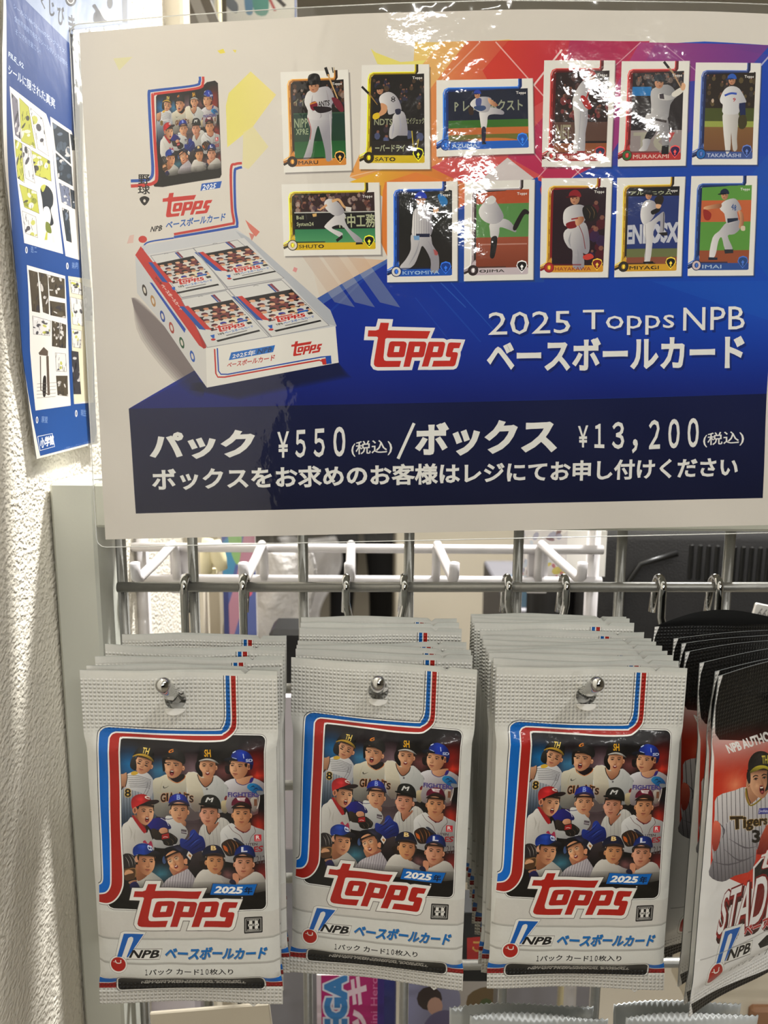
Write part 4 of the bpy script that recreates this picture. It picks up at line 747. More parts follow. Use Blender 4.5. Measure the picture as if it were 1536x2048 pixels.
def poster_art():
    a = Art(); R = random.Random(5)
    a.p('100,-20 1700,-20 1700,1120 100,1120', PAP)
    # blue field and colour burst
    G = '1700,90 1700,830 258,818 258,815 772,512 700,360 775,330 720,250 850,120 830,85 1130,79 1400,84'
    a.p('258,817 430,715 690,560 775,512 775,400 1000,100 1400,84 1569,92 1533,787 900,803', lin(500, 800, (6, 40, 140), 1400, 350, (12, 76, 178)))
    a.p('258,817 700,806 1533,787 1542,600 900,600 600,640', lin(0, 620, (8, 44, 150, 0), 0, 800, (6, 28, 108, .9)))
    a.p('1270,110 1567,100 1556,330 1400,420 1250,420 1080,420', lin(1100, 0, (70, 50, 130, .0), 1536, 0, (24, 70, 170, .6)))
    q = [('828,85 960,83 1010,80 1030,84 880,180 820,200', (226, 196, 120)), ('880,83 990,82 860,230 800,180', (222, 176, 110)), ('855,180 930,82 1030,82 1110,300 900,420 700,350 740,260', lin(820, 200, (222, 160, 90), 1040, 200, (196, 70, 60))), ('960,140 1010,82 1290,82 1200,330 1060,420 1080,360', lin(1000, 150, (200, 64, 50), 1200, 150, (180, 40, 80))), ('1130,82 1270,84 1180,200 1090,300', (172, 40, 86)), ('1270,84 1400,88 1536,90 1480,150 1300,170 1200,330 1180,250', lin(1250, 0, (170, 60, 120), 1500, 0, (110, 60, 140))),
         ('700,360 780,330 870,330 930,360 900,440 780,400 740,370', lin(700, 0, (226, 186, 60), 900, 0, (206, 120, 60))), ('860,330 1080,200 1080,360 1050,350 1010,310 975,360 920,360', (200, 84, 84)), ('1010,310 1090,220 1200,280 1180,360 1085,352', (180, 50, 90)), ('770,360 830,340 900,360 780,520 762,480 765,380', (216, 130, 60)), ('1180,300 1300,90 1400,90 1536,110 1300,330 1240,350', (130, 60, 140, .35))]
    for d, c in q: a.p(d, c)
    a.p('1010,312 1062,352 1080,420 920,420 958,355', (206, 198, 198)); a.p('1180,330 1536,310 1536,370 1100,370', (26, 76, 170, .9)); a.p('900,560 905,420 1070,350 1085,420 1085,560', (28, 76, 160))
    for d, wd, al in (('955,84 870,170', 2.5, .5), ('985,84 1080,190', 2.5, .7), ('1115,100 1060,170', 3.5, .9), ('1272,84 1200,150', 2, .6), ('1320,90 1420,170', 2, .4), ('1500,150 1536,110', 3, .7), ('700,350 780,330', 2, .5), ('1060,300 1085,330', 2.5, .6), ('1140,330 1160,350', 2, .7), ('1160,330 1138,352', 2, .7), ('1090,330 1070,352', 2, .6)): a.line(d, wd, (232, 214, 210, al))
    for d, wd, al in (('762,520 640,640', 4, .12), ('860,565 960,680', 3, .12), ('880,560 930,610', 2, .3), ('900,560 985,655', 2, .22), ('830,590 900,680', 2, .12)): a.line(d, wd, (120, 170, 230, al))
    a.p('1540,300 1440,420 1540,560', (26, 92, 178, .45)); a.p('1090,560 1300,560 1536,640 1536,560', (30, 100, 190, .3))
    # pale patches at left
    a.p('506,142 556,188 510,250 458,292 456,210 462,185', lin(470, 200, (222, 214, 124), 540, 200, (226, 214, 140)), 0); a.p('510,250 540,290 500,335 488,330 490,262', (220, 212, 160, .8)); a.p('228,116 268,113 240,140', (216, 212, 160, .7)); a.p('440,102 452,98 456,106 446,108', (222, 208, 90)); a.p('470,100 478,100 476,106', (222, 208, 100))
    a.p('742,98 752,106 800,124 850,120 830,140 755,128', (224, 214, 120)); a.p('570,470 610,440 680,500 600,500', (206, 170, 150, .4)); a.p('493,436 522,460 514,470 505,460 500,452', (206, 120, 106)); a.p('500,462 512,466 506,478', (196, 110, 100, .8)); a.p('590,530 597,533 594,541 587,538', (214, 150, 150))
    for x in (600, 640, 690): a.p([(x, 500), (x+36, 505), (x+110, 610), (x+70, 600)], (196, 176, 162, .45))
    a.p('620,505 770,515 690,560 640,590', lin(600, 500, (206, 190, 176, 0), 760, 540, (206, 160, 120, .6)))
    a.p('690,560 775,512 776,520 560,660 430,715', (180, 190, 200, .35))
    # navy price band
    a.p('258,817 700,806 1200,795 1533,787 1525,996 900,1010 272,1027', lin(0, 800, (8, 22, 70), 0, 1020, (8, 16, 52)))
    WT = (224, 224, 220)
    T = a.text
    T('パック', [(302, 868), (506, 860), (506, 912), (304, 916)], WT, .045); T('￥５５０', [(556, 862), (690, 852), (690, 910), (556, 914)], WT, .02); T('(税込)', [(703, 882), (784, 876), (784, 908), (703, 912)], WT, .01)
    a.line('828,844 796,916', 6, WT); T('ボックス', [(834, 848), (1110, 836), (1108, 902), (834, 908)], WT, .045); T('￥１３，', [(1156, 850), (1274, 840), (1274, 904), (1156, 898)], WT, .02); T('２００', [(1298, 840), (1396, 836), (1396, 892), (1298, 897)], WT, .02); T('(税込)', [(1406, 866), (1487, 860), (1487, 890), (1406, 894)], WT, .01)
    T('ボックスをお求めのお客様はレジにてお申し付けください', [(305, 938), (1475, 914), (1473, 952), (307, 980)], WT, .03)
    # heading
    for o, c in (((4, 5), (10, 24, 70, .45)), ((0, 0), (226, 226, 222))):
        X, Y = o
        T('2025', [(975+X, 620+Y), (1138+X, 617+Y), (1138+X, 662+Y), (975+X, 666+Y)], c, .0); T('Topps', [(1163+X, 616+Y), (1346+X, 614+Y), (1346+X, 666+Y), (1163+X, 668+Y)], c, .0); T('NPB', [(1364+X, 613+Y), (1488+X, 611+Y), (1488+X, 657+Y), (1364+X, 659+Y)], c, .0)
        T('ベースボールカード', [(975+X, 678+Y), (1485+X, 670+Y), (1485+X, 732+Y), (975+X, 738+Y)], c, .035)
    L = homog([(412, 288), (1082, 288), (1082, 564), (412, 564)], [(733, 640), (922, 645), (920, 729), (741, 731)])
    a.push(L); logo(a, (190, 50, 42), (226, 224, 222), 22, False); a.pop()
    # ---- big pack picture (C space = 2.743 x photo)
    a.push(aff(1/2.743, 1/2.743, 0, 0))
    Q = homog([(320, 806), (1254, 775), (1262, 1893), (300, 1890)], [(868, 515), (1204, 446), (1224, 966), (888, 1020)])
    win = pts('868,530 878,514 1120,478 1150,452 1192,444 1206,456 1222,950 1214,966 900,1020 856,1018 850,1008 872,985')
    a.p(offset(win, 3), (60, 50, 50)); a.p(win, (24, 20, 22)); a.st.append((a.M, a.clip)); a.setclip(win); a.push(Q); players(a); a.pop(); a.M, a.clip = a.st.pop()
    a.line('1112,420 1110,445 1080,470 870,494 838,500 826,520 838,760 846,930 832,975 800,986 722,990', 17, (44, 90, 170), 1); a.line('1126,420 1124,455 1095,480 880,508 856,514 846,540 858,780 868,960 850,1000 800,1012 722,1018', 18, (196, 66, 60), 1); a.line('1119,420 1117,450 1087,475 870,502 845,508 836,530 848,770 857,945 841,988 800,999 722,1004', 4, (220, 214, 206), 1)
    a.line('1336,886 1300,892 1276,920 1280,1130 1290,1210 1260,1222 960,1280', 14, (190, 66, 60), 1); a.line('1336,908 1310,916 1296,940 1298,1130 1308,1225 1270,1240 960,1296', 14, (36, 84, 170), 1)
    T('野', (765, 955, 828, 1008), (34, 30, 30), .02); T('球', (762, 1014, 828, 1062), (34, 30, 30), .02); a.p('770,1088 798,1072 826,1088 798,1124', (36, 32, 32), 1); a.p(ell(798, 1098, 7, 9, 8), PAP)
    T('2025', [(1120, 1008), (1190, 994), (1186, 1030), (1114, 1042)], (230, 230, 228), .02) if 0 else None
    a.p('1116,1002 1226,986 1216,1024 1108,1042', (36, 96, 180)); T('2025', [(1124, 1008), (1196, 998), (1190, 1026), (1118, 1038)], (226, 232, 236), .03, 1)
    a.push(homog([(412, 288), (1082, 288), (1082, 564), (412, 564)], [(894, 1060), (1186, 1030), (1160, 1160), (908, 1190)])); logo(a, (196, 62, 56), None, 20, False); a.pop()
    T('NPB', [(838, 1240), (900, 1230), (892, 1260), (830, 1268)], (50, 46, 46), .03, 1); T('ベースボールカード', [(920, 1210), (1246, 1160), (1240, 1200), (915, 1252)], (34, 96, 170), .03, 1)
    T('多彩なカラーパラレルカードやインサートカードをランダムに封入!', [(818, 1346), (1308, 1252), (1310, 1272), (820, 1362)], (54, 50, 48), .02, 1)
    a.p(ell(788, 1310, 24, 20, 12), (196, 66, 60)); a.line('960,1300 830,1322 795,1345 790,1380', 8, (36, 84, 170), 1); a.p('715,1290 740,1285 735,1330 700,1335', (214, 160, 150, .5))
    a.pop()
    # ---- display box (D space = 2.954 x (photo - (240,440)))
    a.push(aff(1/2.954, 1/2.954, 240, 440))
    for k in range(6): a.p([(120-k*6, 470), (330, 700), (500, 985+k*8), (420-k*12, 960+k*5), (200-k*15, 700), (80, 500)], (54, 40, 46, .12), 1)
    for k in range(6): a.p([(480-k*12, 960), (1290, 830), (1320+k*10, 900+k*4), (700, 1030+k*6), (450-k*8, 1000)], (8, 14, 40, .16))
    a.p('95,210 200,280 520,700 515,985 440,880 250,600 105,430', lin(100, 300, (196, 198, 200), 500, 900, (206, 204, 200))); a.p('510,745 1275,615 1293,832 515,985', (222, 220, 214)); a.p('130,150 690,40 770,95 1245,520 1282,615 880,685 510,750 520,700', (196, 198, 202))
    a.p('690,55 770,95 1245,520 1282,615 1220,600 1180,560 750,130', (176, 180, 188)); a.p('170,200 740,95 1230,600 525,745', (206, 206, 206)); a.p('95,205 128,152 510,640 515,700 500,755 470,735', (190, 60, 54)); a.p('460,640 512,640 512,750 495,755', (170, 44, 42))
    T('ベースボールカード', [(262, 372), (378, 520), (362, 530), (246, 384)], (226, 206, 200), .03, 1); T('2025年', [(222, 328), (258, 372), (244, 382), (212, 340)], (60, 30, 30), .02, 1)
    a.p('180,365 196,368 392,640 385,662', (36, 80, 170)); 
    for (x, y), c in zip(((150, 412), (200, 475), (255, 565), (308, 632), (368, 720), (430, 800)), ((60, 50, 44), (170, 130, 80), (40, 76, 150), (160, 70, 60), (40, 90, 60), (40, 90, 170))): a.p(ell(x, y, 13, 36, 12, -.25), c); a.p(ell(x, y, 7, 20, 8, -.25), (206, 200, 190))
    for sh_, wq in (((190, 210, 450, 160, 630, 400, 370, 450), ((222, 252), (440, 205), (545, 322), (318, 372))), ((440, 160, 700, 110, 970, 330, 640, 385), ((508, 188), (760, 142), (880, 250), (640, 298))), ((370, 465, 630, 410, 880, 680, 520, 745), ((418, 512), (668, 462), (785, 592), (545, 650))), ((650, 400, 960, 345, 1235, 610, 895, 680), ((738, 450), (1020, 398), (1145, 532), (885, 590)))):
        x = np.array(sh_).reshape(4, 2); a.p(offset(x, 4), (120, 122, 128, .7)); a.p(x, (208, 208, 206)); q4 = np.array(wq, float)
        U = homog([(0, 0), (1, 0), (1, 1), (0, 1)], x)
        a.push(homog([(300, 790), (1260, 790), (1265, 1890), (300, 1890)], q4)); a.st.append((a.M, a.clip)); a.setclip(pts('300,800 1260,790 1265,1890 300,1890')); mini_team(a); a.M, a.clip = a.st.pop()
        a.p('210,700 300,700 330,1850 210,1750', (190, 60, 54)); a.p('130,660 215,700 215,1800 110,1700', (36, 84, 160))
        a.p('940,440 1000,430 1010,770 960,780', (130, 60, 80)); a.p('900,440 940,440 950,780 915,780', (50, 80, 150)); a.line('640,420 690,400 740,430', 22, (150, 150, 150), 1)
        a.push(aff(1, 1, 0, 1440)); logo(a, (190, 50, 44), (222, 220, 216), 24, False); a.p('980,286 1210,290 1178,360 950,356', (30, 96, 180)); a.p('1130,420 1240,420 1240,520 1130,520', (50, 48, 48)); a.text('ベースボールカード', (520, 590, 1200, 690), (34, 100, 180), .03, 1); a.text('NPB', (370, 600, 500, 680), (40, 38, 38), .03, 1); a.p('200,600 300,600 240,740 200,740', (30, 96, 180)); a.p(ell(190, 790, 50, 50, 10), (180, 50, 46)); a.p('230,850 1260,850 1260,930 230,930', (36, 34, 34)); a.line('500,760 1000,760', 34, (110, 106, 104)); a.pop()
        a.pop()
    a.line('440,160 640,395 900,680', 6, (150, 150, 154)); a.line('370,455 640,400 960,340', 6, (150, 150, 154))
    a.line('562,755 568,900 580,922 620,922 1180,818 1210,830 1216,845', 9, (190, 56, 50)); a.line('578,750 584,885 598,905 640,905 1190,800 1230,795 1242,835', 8, (36, 84, 170)); a.p('1190,812 1222,806 1226,842 1200,846', (190, 56, 50)); a.p('1215,794 1248,790 1252,838 1222,842', (36, 84, 170))
    a.p('660,776 920,730 908,772 645,822', (30, 110, 190)); T('2025年', [(672, 782), (806, 758), (800, 790), (666, 812)], (224, 226, 226), .02, 1); T('NPB', [(822, 755), (905, 740), (898, 768), (814, 784)], (30, 60, 100), .02, 1); T('ベースボールカード', [(640, 836), (920, 786), (915, 820), (634, 866)], (180, 60, 54), .03, 1)
    a.push(homog([(412, 288), (1082, 288), (1082, 564), (412, 564)], [(1012, 712), (1202, 680), (1192, 768), (1020, 798)])); logo(a, (190, 56, 50), None, 20, False); a.pop()
    a.pop()
    # ---- the twelve cards (E space = 2.954 x (photo - (540,60)); right half from (1016,60))
    F = figs(); Yl, Gd = (206, 170, 30), (206, 140, 60)
    GR = (40, 110, 60)
    def b_maru(a, w, h): rect(a, 0, 0, w, 70, (34, 28, 26)); crowd(a, 18, 20, 92, 50, 26, [(120, 90, 70), (150, 130, 120), (60, 60, 80), (90, 60, 40)], 3); rect(a, 0, 60, w, 100, lin(0, 60, (26, 60, 50), 0, 100, (30, 66, 44))); rect(a, 0, 58, w, 60, (50, 80, 60)); rect(a, 0, 98, w, 140, lin(0, 98, (30, 92, 46), 0, 125, (50, 110, 60))); T2(a, 'NIPP', (18, 66, 38, 78)); T2(a, 'XPRE', (20, 80, 38, 88)); T2(a, 'イイ', (18, 38, 34, 48), .5)
    def T2(a, s_, q, al=.75): a.text(s_, q, (190, 196, 160, al), .02, 1)
    def b_sato(a, w, h): rect(a, 0, 0, w, h, (34, 30, 28)); crowd(a, 18, 20, 92, 60, 30, [(70, 56, 50), (50, 50, 76), (90, 70, 50), (60, 40, 34)], 3, 4); T2(a, 'NDTS', (20, 74, 46, 82)); T2(a, 'エイジェック', (66, 73, 92, 81)); crowd(a, 20, 88, 92, 102, 7, [(90, 100, 140), (60, 50, 60)], 5, 8); rect(a, 17, 103, w, 122, (44, 38, 34)); T2(a, 'ーパードライ', (22, 108, 64, 117), .9); a.line('74,90 76,112 84,100 80,118', 1.6, (190, 170, 60))
    def b_azu(a, w, h): rect(a, 0, 0, w, 60, (30, 36, 56)); T2(a, 'P レジェネクスト', (26, 28, 124, 42), .75); rect(a, 0, 54, w, 66, (60, 110, 40)); rect(a, 0, 64, w, 76, (190, 110, 56)); rect(a, 0, 73, w, 82, (110, 110, 50)); a.p('20,84 60,78 110,80 130,90 20,90', (196, 120, 60), 1)
    def b_shu(a, w, h): rect(a, 0, 0, w, 42, (60, 44, 42)); crowd(a, 20, 15, 130, 38, 90, [(120, 80, 70), (150, 130, 120), (60, 40, 44), (90, 70, 80), (170, 150, 140)], 3, 2); rect(a, 0, 39, w, 40.5, (190, 190, 184)); rect(a, 0, 40.5, w, 64, (34, 32, 34)); T2(a, 'Bell', (20, 44, 30, 49), .9); T2(a, 'System24', (20, 53, 44, 60), .9); T2(a, '竹中工務', (78, 43, 132, 61), .9); rect(a, 0, 63, w, 90, lin(0, 63, (60, 130, 90), 0, 90, (96, 160, 110)))
    def b_kiyo(a, w, h): rect(a, 0, 0, w, h, lin(0, 20, (34, 36, 34), 0, 120, (44, 40, 38))); rect(a, 55, 20, w, 60, (50, 52, 46, .5))
    def b_oji(a, w, h): rect(a, 0, 0, w, 40, (176, 84, 50)); rect(a, 0, 32, w, 80, (92, 140, 80)); rect(a, 0, 79, w, h, lin(0, 79, (156, 84, 60), 0, 125, (126, 64, 44))); rect(a, 20, 88, 90, 90, (190, 150, 140, .7))
    def b_kur(a, w, h): rect(a, 0, 0, w, h, (48, 34, 32)); crowd(a, 18, 20, 92, 75, 40, [(110, 40, 44), (90, 60, 54), (140, 70, 70), (70, 50, 40)], 4, 6); rect(a, 17, 80, w, 105, (96, 70, 60)); T2(a, 'NET', (20, 84, 40, 102), .6); rect(a, 0, 108, w, 122, (140, 84, 50))
    def b_mur(a, w, h): rect(a, 0, 0, w, h, (44, 38, 40)); crowd(a, 18, 18, 92, 34, 30, [(90, 80, 76), (60, 60, 70), (120, 104, 96)], 3, 7); rect(a, 17, 34, 45, 46, (40, 120, 180)); rect(a, 17, 92, w, h, (150, 140, 140)); T2(a, 'TC', (22, 95, 80, 120), .4); a.text('7', (60, 95, 82, 122), (176, 60, 60, .9), 0, 1)
    def b_tak(a, w, h): rect(a, 0, 0, w, 62, (48, 40, 34)); crowd(a, 18, 18, 92, 60, 34, [(90, 74, 50), (66, 60, 60), (110, 96, 60)], 3, 9); rect(a, 0, 62, w, 82, (76, 84, 40)); rect(a, 0, 80, w, 90, (150, 160, 80)); rect(a, 0, 88, w, h, lin(0, 88, (130, 96, 60), 0, 120, (120, 84, 56))); a.p(ell(28, 52, 2, 3, 8), (190, 170, 150))
    def b_hay(a, w, h): rect(a, 0, 0, w, h, (46, 28, 36)); crowd(a, 50, 30, 92, 110, 14, [(80, 34, 60), (60, 40, 80), (90, 30, 40)], 6, 3)
    def b_miy(a, w, h): rect(a, 0, 0, w, h, (40, 44, 84)); rect(a, 0, 10, w, 26, (30, 28, 34)); T2(a, 'アルミニウム', (20, 19, 80, 24), .9); rect(a, 17, 26, w, 100, (44, 60, 116)); a.text('ENEOSX', [(16, 68), (92, 64), (92, 90), (16, 92)], (214, 214, 216, .85), .05, 1); rect(a, 0, 100, w, 113, (110, 116, 76)); rect(a, 0, 112, w, h, (140, 84, 64))
    def b_ima(a, w, h): rect(a, 0, 0, w, h, (96, 150, 70)); rect(a, 0, 34, w, 64, (190, 104, 66)); rect(a, 0, 104, w, h, (150, 84, 56))
    def sh2(f, dx=0):              # figures are traced in E space
        return lambda a: (a.push(aff(1/2.954, 1/2.954, 540+dx, 60)), f(a), a.pop())
    def q(v, dx=0): return [(x/2.954+540+dx, y/2.954+60) for x, y in np.array(v, float).reshape(4, 2)]
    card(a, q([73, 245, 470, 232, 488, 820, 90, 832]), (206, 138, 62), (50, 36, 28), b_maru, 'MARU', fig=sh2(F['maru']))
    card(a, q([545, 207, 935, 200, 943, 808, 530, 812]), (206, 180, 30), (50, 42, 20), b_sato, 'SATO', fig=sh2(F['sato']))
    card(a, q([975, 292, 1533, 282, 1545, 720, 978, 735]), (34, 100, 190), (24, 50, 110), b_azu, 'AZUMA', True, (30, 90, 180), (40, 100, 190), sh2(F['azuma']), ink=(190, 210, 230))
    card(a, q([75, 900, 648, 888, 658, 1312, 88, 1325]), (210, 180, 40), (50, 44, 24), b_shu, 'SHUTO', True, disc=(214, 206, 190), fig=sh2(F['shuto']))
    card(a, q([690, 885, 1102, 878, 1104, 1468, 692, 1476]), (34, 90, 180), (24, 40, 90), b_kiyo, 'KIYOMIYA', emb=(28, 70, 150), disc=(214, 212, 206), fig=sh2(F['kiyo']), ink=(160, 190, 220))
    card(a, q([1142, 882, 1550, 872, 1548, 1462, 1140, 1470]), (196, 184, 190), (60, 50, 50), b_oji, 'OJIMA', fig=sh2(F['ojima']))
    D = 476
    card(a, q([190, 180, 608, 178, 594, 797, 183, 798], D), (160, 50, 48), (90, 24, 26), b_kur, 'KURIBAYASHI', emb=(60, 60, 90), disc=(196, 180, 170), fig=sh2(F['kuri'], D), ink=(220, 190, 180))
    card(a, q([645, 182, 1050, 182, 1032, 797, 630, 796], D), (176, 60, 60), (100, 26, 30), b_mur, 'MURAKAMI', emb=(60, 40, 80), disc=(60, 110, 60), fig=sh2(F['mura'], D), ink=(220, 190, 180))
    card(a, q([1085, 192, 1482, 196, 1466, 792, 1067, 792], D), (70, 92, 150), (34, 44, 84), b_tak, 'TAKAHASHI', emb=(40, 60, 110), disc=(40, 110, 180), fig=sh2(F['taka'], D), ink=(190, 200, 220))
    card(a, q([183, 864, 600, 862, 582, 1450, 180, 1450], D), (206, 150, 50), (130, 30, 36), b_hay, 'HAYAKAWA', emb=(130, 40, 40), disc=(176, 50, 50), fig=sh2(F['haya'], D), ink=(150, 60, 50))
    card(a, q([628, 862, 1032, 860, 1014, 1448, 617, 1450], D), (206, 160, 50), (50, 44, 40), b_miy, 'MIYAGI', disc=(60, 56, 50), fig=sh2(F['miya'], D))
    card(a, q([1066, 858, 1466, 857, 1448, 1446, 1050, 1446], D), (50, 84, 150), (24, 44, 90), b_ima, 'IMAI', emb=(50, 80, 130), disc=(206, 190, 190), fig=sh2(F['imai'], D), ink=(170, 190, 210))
    return a
def poster_prev():
    return poster_art(), pts('158,65 560,37 1195,19 1632,30 1586,1049 211,1079'), None, 14
# ================================================================== MATERIALS
M = dict(
 wall=mat('textured_wallpaper', (236, 230, 216), .6, bump=(540, .0012, 1.0, 1.5, .8), noise=(40, .03)),
 frame=mat('grey_painted_steel', (196, 197, 186), .42, noise=(30, .05), bump=(900, .00005, .5)),
 wire=mat('dull_grey_wire', (150, 149, 144), .36, metal=.6, noise=(400, .12), bump=(500, .0002, .4)),
 chrome=mat('chrome', (186, 186, 184), .06, metal=1.0, bump=(160, .0001, .4)),
 white_wire=mat('white_coated_wire', (206, 202, 203), .35, coat=.3),
 floor=mat('shop_floor', (150, 141, 124), .35, noise=(2.5, .10), bump=(60, .0005, .2)),
 ceil=mat('ceiling_board', (214, 210, 200), .8, noise=(6, .03)),
 wallb=mat('far_wall', (196, 188, 172), .7, noise=(1.5, .06)),
 back=mat('pouch_back_film', (186, 187, 181), .35, metal=.15, bump=(60, .0008, .5)),
 cream=mat('cream_plastic', (226, 216, 176), .4), beige=mat('beige_panel', (214, 204, 184), .55, noise=(10, .04)),
 black=mat('black_cloth', (26, 25, 26), .75, bump=(700, .0004, .5), noise=(20, .2)), blackp=mat('black_plastic', (20, 20, 20), .35),
 white=mat('white_card', (226, 222, 216), .5), lav=mat('pale_lavender_film', (214, 206, 216), .3, coat=.4, bump=(25, .004, .7)),
 grey=mat('grey_plastic', (130, 128, 134), .4, noise=(20, .1), bump=(20, .003, .4)), pink=mat('pink_card', (176, 20, 110), .35, coat=.5),
 blue=mat('blue_card', (40, 50, 130), .35, coat=.4), bluegrey=mat('blue_grey_box', (90, 116, 136), .5), red=mat('red_card', (190, 40, 36), .4),
 bag=mat('clear_crinkled_bag', (214, 210, 208), .18, coat=.6, bump=(22, .02, .9, 4), noise=(9, .16)),
 pouch=mat('silver_white_pouch', (206, 210, 210), .3, metal=.2, bump=(70, .001, .7)),
 skin=mat('skin', (206, 156, 126), .55), hair=mat('black_hair', (24, 20, 20), .6), shirt=mat('dark_knit', (50, 50, 56), .85, noise=(30, .1)), shoe=mat('shoe_leather', (30, 28, 28), .4),
 white_paper=mat('paper_back', (222, 220, 214), .6))
INK_SIGN = ink_mat('printed_sign_under_film', .55, .85, .045, wrinkle=(60, .00032, .10), gain=1, spec=.2)
INK_PACK = ink_mat('printed_pouch_film', .40, .18, .10, wrinkle=(70, .0006, .08), emboss=1.0, grain=.035, spec=.28)
INK_BLACK = ink_mat('printed_black_pouch_film', .36, .15, .1, wrinkle=(60, .0008, .1), emboss=.6, spec=.3)
INK_PAPER = ink_mat('printed_paper', .42, .3, .2, wrinkle=(40, .0006, .1))
FILM = film_mat('clear_laminate', .05); TAPE = film_mat('clear_pocket', .08, haze=.30)

# ================================================================== SETTING
def struct(name, mb, m):
    o = mb.build(name, m); o['kind'] = 'structure'; return o
FZ = 0.0
PFL = PY(97, 965, .335); WX = PFL.x-.0012               # the side wall just beyond the display frame
struct('floor', MB().box((-6.0, -6.2, -.06), (4.6, 8.2, 0)), M['floor'])
struct('ceiling', MB().box((-6.0, -6.2, 2.66), (4.6, 8.2, 2.74)), M['ceil'])
WEND = PX(372, 1150, WX).y
struct('wall_left', MB().box((WX-.10, -.28, 0), (WX, WEND, 2.66)), M['wall'])
struct('wall_back', MB().box((-6.0, 8.2, 0), (4.6, 8.3, 2.66)), M['wallb'])
struct('wall_right', MB().box((4.6, -6.2, 0), (4.7, 8.2, 2.66)), M['wallb'])
struct('wall_front', MB().box((-6.0, -6.3, 0), (4.6, -6.2, 2.66)), mat('dark_shelving_wall', (52, 48, 46), .8, noise=(3, .3)))
struct('trim_1', MB().box((WX-.10, WEND, 0), (WX+.012, WEND+.022, 2.66), .002), M['beige'])

# ================================================================== WIRE GRID WITH ITS GREY FRAME
GY = PY(768, 1175, 1).y*0 + (P(768, 1175, .3627)).y
def gy(x): return GY + x*math.tan(math.radians(1.3))
stand = thing('display_stand', 'grey steel frame holding a wire grid beside the textured wall', 'display stand', (0, GY, 0))
def off(o): o.location = -Vector((0, GY, 0)); return o
Yf, Yb = .335, .3665
xo, zt = PFL.x, PFL.z; xi = PY(191, 1060, Yf).x; zi = PY(191, 1056, Yf).z
off(MB().box((xo, Yf, .0), (xi, Yb, zt), .0013).build('frame_upright', M['frame'], stand))
off(MB().box((xi-.0005, Yf+.0002, zi), (.52, Yb, zt-.0002), .0013).build('top_rail', M['frame'], stand))
off(MB().box((.52, Yf, .0), (.542, Yb, zt), .0013).build('frame_upright', M['frame'], stand))
off(MB().box((xi-.0005, Yf+.0002, .10), (.52, Yb, .125), .0013).build('bottom_rail', M['frame'], stand))
zw0 = P(768, 1174, .3627).z; RW = .00245
xs0 = PY(236, 1183, gy(-.12)).x
zs = [zw0-.0503*k for k in range(-1, 18)]
for z in zs:
    off(MB().tube([(xs0, gy(xs0), z), (.2, gy(.2), z), (.519, gy(.519), z)], RW, 12, ball=False).build('horizontal_wire', M['wire'], stand, True))
vx = [PY(px, 1120, gy((px-768)/4240)+.0047).x for px in (243, 386, 606, 818, 1036, 1242, 1457)]
vx += [vx[-1]+.0503*k for k in range(1, 7)]
for x in vx:
    if x < .515: off(MB().tube([(x, gy(x)+.0047, zs[0]+.02), (x, gy(x)+.0047, .126)], RW, 12).build('vertical_wire', M['wire'], stand, True))

# ================================================================== SILVER PACKS
def mapped(artfn, H):
    a0 = Art.__init__
    a = Art(); a.push(H); old = globals()['Art']
    class A2(old):
        def __init__(s): old.__init__(s); s.M = H.copy()
    globals()['Art'] = A2
    try: r = artfn()
    finally: globals()['Art'] = old
    return r
PA = mapped(pack_art, PH)
def zig(x0, x1, y, amp, n, top):
    return [(x0+(x1-x0)*i/n, y+(amp if i % 2 else 0)*(1 if top else -1)) for i in range(n+1)]
dom = np.array([(0, 0), (55.5, 0), (57, -1.3), (58.5, 0), (68, 0), (68, 130), (58.5, 130), (57, 128.6), (55.5, 130), (0, 130)], float)
hc = app(PH, np.array([[668., 550.]]))[0]; HR = 3.7
hole = ell(hc[0], hc[1], HR, HR, 28)
PB = PA.bake(dom, 2.2, hole=hole, gain=1.01)
HL, BL_ = 107.6, 8.6
def sst(a, b, x): t = np.clip((x-a)/(b-a), 0, 1); return t*t*(3-2*t)
def pack_warp(sign=-1, T=2.7, ph=0., amp=.7, bend=0.):
    def f(v):
        x = v[:, 0]-34; z = v[:, 1]-130
        rise = sst(HL, HL-7, v[:, 1])*sst(BL_-1, BL_+5, v[:, 1])
        b = T*np.power(np.clip(1-np.abs(x/34)**5, 0, 1), .5)*rise
        X = x*(1-.022*rise)
        hd = sst(HL-4, 130, v[:, 1]); bt = sst(BL_+3, 0, v[:, 1])
        wave = amp*(np.sin(x*.11+ph)*.7+np.sin(x*.23+ph*2)*.35)*hd+amp*1.5*np.sin(x*.10+ph+1)*bt
        crink = .22*np.sin(x*.33+z*.11+ph)*np.sin(z*.13-x*.07)*rise
        y = sign*(b+.16)+wave+crink*(1 if sign < 0 else .5)+bend*((z+130)/130)**2
        Z = z+.35*amp*np.sin(x*.09+ph)*hd-.35*amp*np.sin(x*.12+ph)*bt
        return np.stack([X, y, Z], 1)/1000
    return f
emb = lambda v: np.clip((v[:, 1]-HL)/.8, 0, 1)*np.clip((127.2-v[:, 1])/.5, 0, 1)+np.clip((BL_-v[:, 1])/.8, 0, 1)
BA = Art(); BA.p([(0, 0), (68, 0), (68, 130), (0, 130)], (206, 206, 200)); BB = BA.bake(dom, 3.4, hole=hole)
FLIP = PB[1]
variants = []
for i, (ph, amp) in enumerate(((.4, .55), (2.1, .8), (3.9, .5), (5.2, .9))):
    variants.append((art_mesh('front_panel', PB, pack_warp(-1, ph=ph, amp=amp), INK_PACK, emb=emb),
                     art_mesh('back_panel', BB, pack_warp(1, ph=ph, amp=amp), M['back'], emb=emb, flip=True)))
